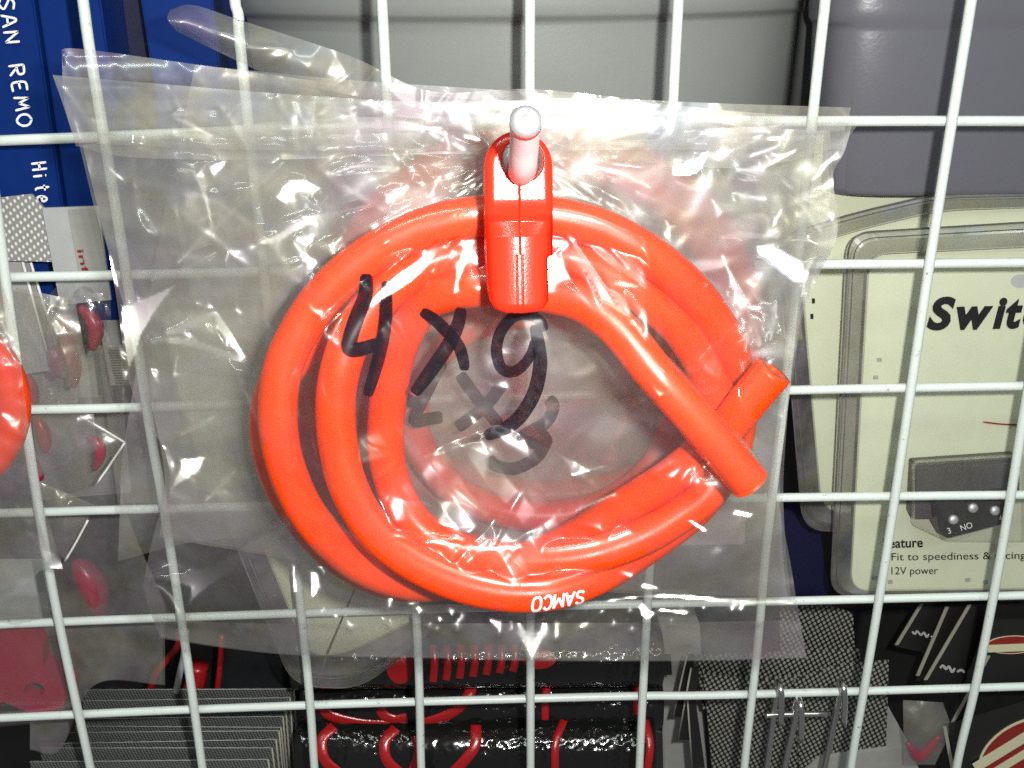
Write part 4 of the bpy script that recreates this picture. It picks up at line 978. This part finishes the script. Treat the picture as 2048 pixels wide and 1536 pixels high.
# ------------------------------------------------------------------ left: small parts in grey bags
G = "small parts bags hanging low at the left"
def partbag(label, top, bot, left, right, d, seed, nu=70, nv=80, mt='greybag', amp=0.5):
    t = thing("parts_bag", label, "plastic bag", PV(top[0][0], top[0][1], d), G)
    X, Y = coons(top, bot, left, right, nu, nv)
    c = Crumple(seed, (X.min(), Y.min(), X.max(), Y.max()), 26, 0.9, 2, 0.5)
    u = np.linspace(-1, 1, nu)[None, :]; v = np.linspace(-1, 1, nv)[:, None]
    bul = 3.0*(1-u**2)*(1-v**2)
    sheet("front_sheet", X, Y, d+bul+c(X, Y)*amp, M[mt], t)
    sheet("back_sheet", X[::2, ::2], Y[::2, ::2], d-0.6-bul[::2, ::2]*.4, M[mt], t)
    return t
t = partbag("square clear bag with white edges standing on its corner below the crimson clips", [(110, 905), (160, 832)], [(140, 985), (193, 968)], [(110, 905), (140, 985)], [(160, 832), (250, 884), (193, 968)], -8, 91, amp=0.12, mt='film')
tube("sealed_edge", pxpath([(160, 832, -7.5), (205, 858, -7.5), (250, 885, -7.5)], 4), 0.0003, M['white'], t, 6)
tube("sealed_edge", pxpath([(250, 885, -7.5), (222, 926, -7.5), (194, 967, -7.5)], 4), 0.0003, M['white'], t, 6)
t = partbag("long grey bag running down the left side behind the square one", [(60, 800), (215, 790)], [(100, 1240), (345, 1240)], [(60, 800), (90, 1000), (100, 1240)], [(215, 790), (250, 1010), (345, 1240)], -20, 92)
t = partbag("grey bag with a pale diagonal edge above the lower wire", [(70, 960), (190, 1010)], [(110, 1100), (130, 1120)], [(70, 960), (110, 1100)], [(190, 1010), (165, 1060), (130, 1120)], -12, 93)
tube("sealed_edge", pxpath([(176, 1040, -11), (152, 1085, -11), (130, 1122, -11)], 4), 0.0003, M['white'], t, 6)
t = partbag("broad grey bag spread over the dark shelf at lower left", [(60, 1235), (330, 1240)], [(60, 1500), (120, 1500), (190, 1370), (330, 1370)], [(60, 1235), (60, 1500)], [(330, 1240), (330, 1370)], -16, 94)
t = partbag("grey bag with the crimson bracket at the lower left corner", [(-60, 1180), (100, 1185)], [(-60, 1460), (140, 1440)], [(-60, 1180), (-60, 1460)], [(100, 1185), (150, 1330), (140, 1440)], -2.5, 95, amp=0.15, mt='film')
blob("plastic_clip", "dim dark red lump inside the long grey bag", [(150, 1120), (185, 1170), (200, 1230)], -24, 4.0, M['redpart'], "clip", G2)
br = thing("bracket", "crimson plastic bracket with a round hole, lower left corner", "bracket", PV(40, 1340, -4))
def plate_hole(name, outer, hole, d, th, mt, parent):
    k = len(hole); a = np.array(outer); o2 = []
    hc = np.mean(hole, 0)
    for h in hole:                                     # cast from the hole centre to the outer outline
        dr = np.array(h)-hc; best = 1e9
        for i in range(len(a)):
            p, q = a[i], a[(i+1) % len(a)]; e = q-p; den = dr[0]*e[1]-dr[1]*e[0]
            if abs(den) < 1e-9: continue
            s = ((p[0]-hc[0])*e[1]-(p[1]-hc[1])*e[0])/den; u_ = ((p[0]-hc[0])*dr[1]-(p[1]-hc[1])*dr[0])/den
            if s > 0 and -1e-6 <= u_ <= 1+1e-6: best = min(best, s)
        o2.append(hc+dr*best)
    o2 = np.array(o2); h = np.array(hole)
    r = [P(o2[:, 0], o2[:, 1], d), P(h[:, 0], h[:, 1], d)]; off = np.array([0, th*MM, 0])
    V = np.vstack([r[0], r[1], r[0]+off, r[1]+off])
    Fc = []
    for i in range(k):
        j = (i+1) % k
        Fc += [(i, j, k+j, k+i), (2*k+i, 3*k+i, 3*k+j, 2*k+j), (i, 2*k+i, 2*k+j, j), (k+i, k+j, 3*k+j, 3*k+i)]
    return mesh_obj(name, V, Fc, mt, parent)
plate_hole("body", [(-60, 1262), (60, 1256), (88, 1290), (84, 1330), (134, 1385), (128, 1412), (98, 1434), (70, 1430), (10, 1405), (-60, 1400)],
           [(68+21*math.cos(a), 1381+15*math.sin(a)) for a in np.linspace(0, 2*math.pi, 49)[:-1]], -8, 4, M['redpart'], br)
plate("side_arm", rounded([(84, 1290), (96, 1320), (150, 1360), (150, 1400), (128, 1380), (86, 1335)], 8), -12, 3, M['redpart'], br, 0.3)

# ------------------------------------------------------------------ stacked mesh cards, bottom left
G = "grey mesh cards stacked in steps"
words = ["rearmost and tallest mesh card of the step stack", "second mesh card from the back of the stack", "third mesh card from the back of the stack", "fourth mesh card from the back, level with the bottom wire",
         "middle mesh card just under the bottom wire", "sixth mesh card from the back of the stack", "third mesh card from the front of the stack", "second mesh card from the front of the stack", "foremost mesh card, lowest at the bottom edge"]
tops = [1380, 1399, 1423, 1436, 1455, 1464, 1483, 1497, 1522]
rights = [588, 580, 572, 566, 562, 558, 552, 544, 536]
lefts = [168, 165, 160, 152, 150, 140, 120, 80, 60]
for i in range(9):
    x0, x1, y = lefts[i], rights[i], tops[i]; d = -34+i*2.4
    t = thing("mesh_card", words[i], "card", PV(x0, y, d), G)
    jy = (0, 3, -2, 2, -3, 1, 4, -1, 2)[i]; y = y+jy
    plate("card", [(x0, y), (x1, y-2-jy*1.6), (x1+20, 1700), (x0+30, 1700)], d, 0.5, M['mesh_fine'], t)
    tube("card_edge", [P(x1, y-2-jy*1.6, d+.2), P(x1+13, 1600, d+.2)], 0.00028, M['edge'], t, 6)
    tube("card_edge", [P(x0, y, d+.2), P(x1, y-2-jy*1.6, d+.2)], 0.00014, M['greycard'], t, 6)

# ------------------------------------------------------------------ sparkling black rolls, bottom centre
G = "black sparkling rolled covers with red trim"
def roll(label, yc, x0, x1, d, rpx, lines, discs, bands):
    A, B = P(x0, yc, d), P(x1, yc-6, d); D = np.linalg.norm((A+B)/2-np.array(CW)); r = rpx*D/F
    t = thing("rolled_cover", label, "rolled cover", ((A+B)/2).tolist(), G)
    n = 60; path = np.array([A+(B-A)*s for s in np.r_[-.004, np.linspace(0, 1, 50), 1.004]])
    rr = np.r_[r*.8, np.full(50, r), r*.8]; rr = rr*(1+0.012*np.sin(np.arange(52)*.9)+.01*np.sin(np.arange(52)*2.3))
    V, Fc = tube_geo(path, rr, 48); mesh_obj("roll", V, Fc, M['glitter'], t, True)
    ax = (B-A)/np.linalg.norm(B-A)
    def strip(lst, wd):
        Vs = []; Fs = []
        for li in lst:
            c = catmull(np.asarray(li, float), 10)
            tn = np.gradient(c, axis=0); tn /= np.linalg.norm(tn, axis=1)[:, None]+1e-9
            nm = np.stack([-tn[:, 1], tn[:, 0]], -1); q = np.linspace(-.5, .5, 7)
            g2 = c[:, None]+nm[:, None]*q[None, :, None]*wd
            hgt = r*1.024+0.00045*np.sqrt(np.clip(1-(2*q)**2, 0, 1))
            pts = np.stack([on_cylinder(g2[:, i, 0], g2[:, i, 1], A, B, hgt[i]) for i in range(7)], 1)
            b = sum(len(x) for x in Vs); Vs.append(pts.reshape(-1, 3)); Fs += (grid_faces(len(c), 7)+b).tolist()
        return np.vstack(Vs), Fs
    for li in lines: V, Fc = strip([li], 21); mesh_obj("red_outline", V, Fc, M['darkred'], t, True)
    for li in bands: V, Fc = strip([li], 15); mesh_obj("red_band", V, Fc, M['darkred'], t, True)
    for cx, cy, rx, ry in discs:
        a = np.linspace(0, 2*math.pi, 29)[:-1]; Vs = [on_cylinder(np.array([cx]), np.array([cy]), A, B, r*1.03)]
        for k in (.35, .7, 1): Vs.append(on_cylinder(cx+rx*k*np.cos(a), cy+ry*k*np.sin(a), A, B, r*1.028))
        Fc = [(0, 1+i, 1+(i+1) % 28) for i in range(28)] + [(1+28*j+i, 1+28*(j+1)+i, 1+28*(j+1)+(i+1) % 28, 1+28*j+(i+1) % 28) for j in range(2) for i in range(28)]
        mesh_obj("red_disc", np.vstack(Vs), Fc, M['darkred'], t, True)
roll("upper sparkling black roll with a red disc and row of red bars", 1316, 590, 1318, -27, 58,
     [], [(800, 1334, 27, 34), (1078, 1318, 34, 20)],
     [[(866+i*27.5, 1290), (869+i*27, 1326-1*i), (866+i*26.5, 1364-3.5*i)] for i in range(7)])
roll("middle sparkling black roll crossed by two red bands", 1404, 610, 1316, -34, 60,
     [[(640, 1404), (660, 1430), (720, 1448), (780, 1452)][:4], [(945, 1372), (930, 1402), (895, 1430), (840, 1450)], [(760, 1416), (770, 1432), (790, 1440), (815, 1436)]], [],
     [[(1104, 1350), (1092, 1385), (1090, 1440)], [(1262, 1340), (1272, 1385), (1272, 1430)]])
roll("lowest sparkling black roll with curling red outlines", 1492, 600, 1300, -26, 66,
     [[(668, 1452), (644, 1480), (650, 1520), (680, 1548)], [(792, 1456), (770, 1484), (774, 1520), (800, 1546)], [(952, 1450), (950, 1490), (930, 1520), (905, 1546)], [(832, 1472), (838, 1505), (826, 1545)]], [],
     [[(1128, 1440), (1112, 1485), (1110, 1545)], [(1290, 1440), (1300, 1490), (1294, 1545)]])
G = "rolled covers glimpsed behind the mesh cards"
def loop_item(label, pts, d, rad, mt):
    pth = pxpath([(x, y, d) for x, y in pts], 8)
    V, Fc = tube_geo(pth, rad*MM, 12); o = mesh_obj("rubber_loop", V-pth[0], Fc, mt, None, True); o.location = pth[0]; tag(o, label, "rubber loop", G)
loop_item("thin red loop leaning just left of the second bottom wire", [(300, 1385), (310, 1350), (335, 1318), (356, 1290), (358, 1260)], -36, 1.1, M['darkred'])
loop_item("pale grey loop just beside the second bottom wire", [(352, 1385), (360, 1345), (368, 1310), (372, 1260)], -34, 1.0, M['greypack'])
loop_item("fat red grip end right of the second bottom wire", [(378, 1400), (392, 1360), (396, 1330)], -38, 3.2, M['darkred'])
loop_item("straight thin red strap between the grip end and the black roll", [(434, 1385), (440, 1330), (444, 1270)], -38, .9, M['darkred'])
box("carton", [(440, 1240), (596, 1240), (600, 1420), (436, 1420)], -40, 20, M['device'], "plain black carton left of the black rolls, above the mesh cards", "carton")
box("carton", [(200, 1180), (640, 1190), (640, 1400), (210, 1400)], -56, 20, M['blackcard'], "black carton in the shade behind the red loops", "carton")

# ------------------------------------------------------------------ bottom right: perforated sheets, chrome hooks, black cards
G = "perforated mesh sheets hanging at the lower right"
def msheet(label, pts, d):
    t = thing("mesh_sheet", label, "mesh sheet", PV(pts[0][0], pts[0][1], d), G); plate("sheet", pts, d, 0.7, M['mesh'], t); return t
msheet("rearmost perforated sheet, upper corner beside the bag's lower right corner", [(1560, 1205), (1650, 1205), (1706, 1228), (1712, 1330), (1560, 1330)], -36)
msheet("middle perforated sheet, crumpled across the bottom right wire", [(1392, 1312), (1560, 1306), (1720, 1300), (1724, 1420), (1406, 1420)], -31)
msheet("tall perforated sheet under the left chrome hook", [(1406, 1345), (1520, 1362), (1600, 1350), (1600, 1700), (1440, 1700)], -28)
msheet("perforated sheet under the right chrome hook", [(1588, 1362), (1680, 1330), (1778, 1322), (1772, 1500), (1640, 1520), (1600, 1560)], -27)
box("carton", [(1590, 1560), (1640, 1515), (1820, 1490), (1900, 1700), (1590, 1700)], -26, 30, M['greycard'], "grey carton under the perforated sheets at the bottom edge", "carton")
box("carton", [(1320, 1250), (1400, 1250), (1420, 1640), (1330, 1640)], -44, 20, M['greycard'], "narrow grey carton right of the black rolls", "carton")
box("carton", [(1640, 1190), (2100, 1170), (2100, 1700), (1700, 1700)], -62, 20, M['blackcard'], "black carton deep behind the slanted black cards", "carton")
G = "narrow edge-on cards between the rolls and the mesh sheets"
for lab, a, b, d in (("pale edged strip nearest the black roll's end", (1326, 1310), (1318, 1350), -28), ("longest pale edged strip left of the mesh sheets", (1374, 1310), (1346, 1434), -26), ("pale edged strip crossing behind the bottom wire", (1382, 1336), (1356, 1480), -24), ("pale edged strip leaning away at the bottom edge", (1375, 1400), (1384, 1536), -23)):
    t = thing("strip_card", lab, "card strip", PV(a[0], a[1], d), G)
    plate("card", [a, (a[0]+16, a[1]), (b[0]+26, b[1]), b], d, 0.5, M['blackcard'], t)
    tube("card_edge", [P(*a, d+.3), P(*b, d+.3)], 0.0003, M['edge'], t, 6)
G = "chrome wire hooks over the bottom wire"
def whook(label, x, y, lean, long_):
    t = thing("wire_hook", label, "hook", PV(x, y, 0), G)
    pts = [(x-14-lean, y+long_, -12), (x-10, y+20, -9), (x-10, y-6, -6), (x-5, y-22, -1), (x, y-12, 3.5), (x+3, y+10, 4.5), (x+2, y+62, 3)]
    tube("wire", pxpath(pts, 8), 0.00085, M['chrome'], t, 10); return t
whook("chrome hook left of three over the bottom wire", 1560, 1386, 14, 160)
t = whook("chrome hook hanging lower between the other two, crossbar at its bend", 1600, 1418, 22, 140)
tube("crossbar", pxpath([(1530, 1431, -9), (1560, 1429, -9), (1660, 1427, -9)], 4), 0.0008, M['chrome'], t, 10)
whook("chrome hook right of three over the bottom wire", 1686, 1384, 26, 170)
G = "black printed cards fanned at the lower right"
def bcard(label, pts, d, edge):
    t = thing("black_card", label, "card", PV(pts[0][0], pts[0][1], d), G)
    plate("card", pts, d, 0.8, M['blackcard'], t)
    plate("card_edge", [edge[0], (edge[0][0]+7, edge[0][1]), (edge[1][0]+7, edge[1][1]), edge[1]], d+.4, 0.3, M['edge'], t)
    return t
bcard("rearmost black card of the fan, pale slanted edge under the cream pack", [(1846, 1200), (2000, 1200), (1960, 1330), (1788, 1292)], -34, ((1840, 1208), (1790, 1290)))
t = bcard("second black card of the fan with a scrap of white print", [(1892, 1212), (2040, 1205), (2000, 1360), (1832, 1362)], -31, ((1891, 1214), (1832, 1352)))
ribbon("print_scrap", [[(1824, 1263), (1830, 1268), (1834, 1262), (1842, 1270), (1848, 1265), (1853, 1274), (1858, 1268)], [(1862, 1272), (1866, 1276)]], 4, -31, M['greypack'], t, off=0.4, step=2, across=2)
t = bcard("third black card of the fan with white print near the middle wire", [(1938, 1210), (2100, 1205), (2060, 1380), (1846, 1366)], -28, ((1936, 1210), (1848, 1360)))
ribbon("print_scrap", [[(1880, 1336), (1886, 1331), (1892, 1338), (1898, 1333), (1904, 1344), (1910, 1336)], [(1914, 1344), (1922, 1340), (1930, 1345)]], 5, -28, M['greypack'], t, off=0.4, step=2, across=2)
t = bcard("black card with a red and ivory oval behind the right wire", [(1976, 1240), (2140, 1235), (2140, 1440), (1900, 1450)], -24, ((1974, 1312), (1902, 1446)))
def half_emblem(t, cx, cy, rx, ry, d, bars, ang):
    a = np.linspace(0, 2*math.pi, 41)[:-1]; ca, sa = math.cos(ang), math.sin(ang)
    def E(kx, ky=None):
        ky = ky or kx
        return [(cx+rx*kx*np.cos(q)*ca-ry*ky*np.sin(q)*sa, cy+rx*kx*np.cos(q)*sa+ry*ky*np.sin(q)*ca) for q in a]
    plate("emblem_rim", E(1.0), d+.3, .25, M['ivory'], t); plate("emblem_field", E(.93, .9), d+.55, .25, M['redprint'], t)
    for off, wd, ln in bars:
        pt = [(-ln, off-wd), (ln, off-wd), (ln, off+wd), (-ln, off+wd)]
        plate("emblem_bar", [(cx+x*ca-y*sa, cy+x*sa+y*ca) for x, y in pt], d+.8, .25, M['ivory'], t)
half_emblem(t, 2026, 1290, 54, 18, -24, [(6, 7, 52)], -.04)
t = bcard("nearest black card with the large striped red and ivory oval, lower right corner", [(1900, 1450), (2140, 1380), (2140, 1700), (1920, 1700)], -18, ((1886, 1454), (1906, 1560)))
half_emblem(t, 2040, 1500, 92, 52, -18, [(-16, 9, 96), (12, 7, 94)], -.55)
t = partbag("long clear packet hanging over the crimson clips at the left", [(30, 575), (150, 600)], [(66, 960), (196, 900)], [(30, 575), (40, 760), (66, 960)], [(150, 600), (176, 740), (196, 900)], -4.5, 98, amp=0.8, mt='film_mid')
t = partbag("pale clear packet behind the front bag's left edge", [(196, 690), (262, 690)], [(236, 1010), (318, 1010)], [(196, 690), (236, 1010)], [(262, 690), (318, 1010)], -13, 99, amp=0.6, mt='film_mid')
rp = partbag("small clear bag with red bits beside the perforated sheets", [(1806, 1400), (1886, 1405)], [(1808, 1530), (1870, 1530)], [(1806, 1400), (1808, 1530)], [(1886, 1405), (1900, 1460), (1870, 1530)], -20, 97)
blob("red_bit", "small red lump in the clear bag at the bottom right", [(1815, 1485), (1835, 1512), (1850, 1505), (1880, 1470)], -21, 1.6, M['redpart'], "part")
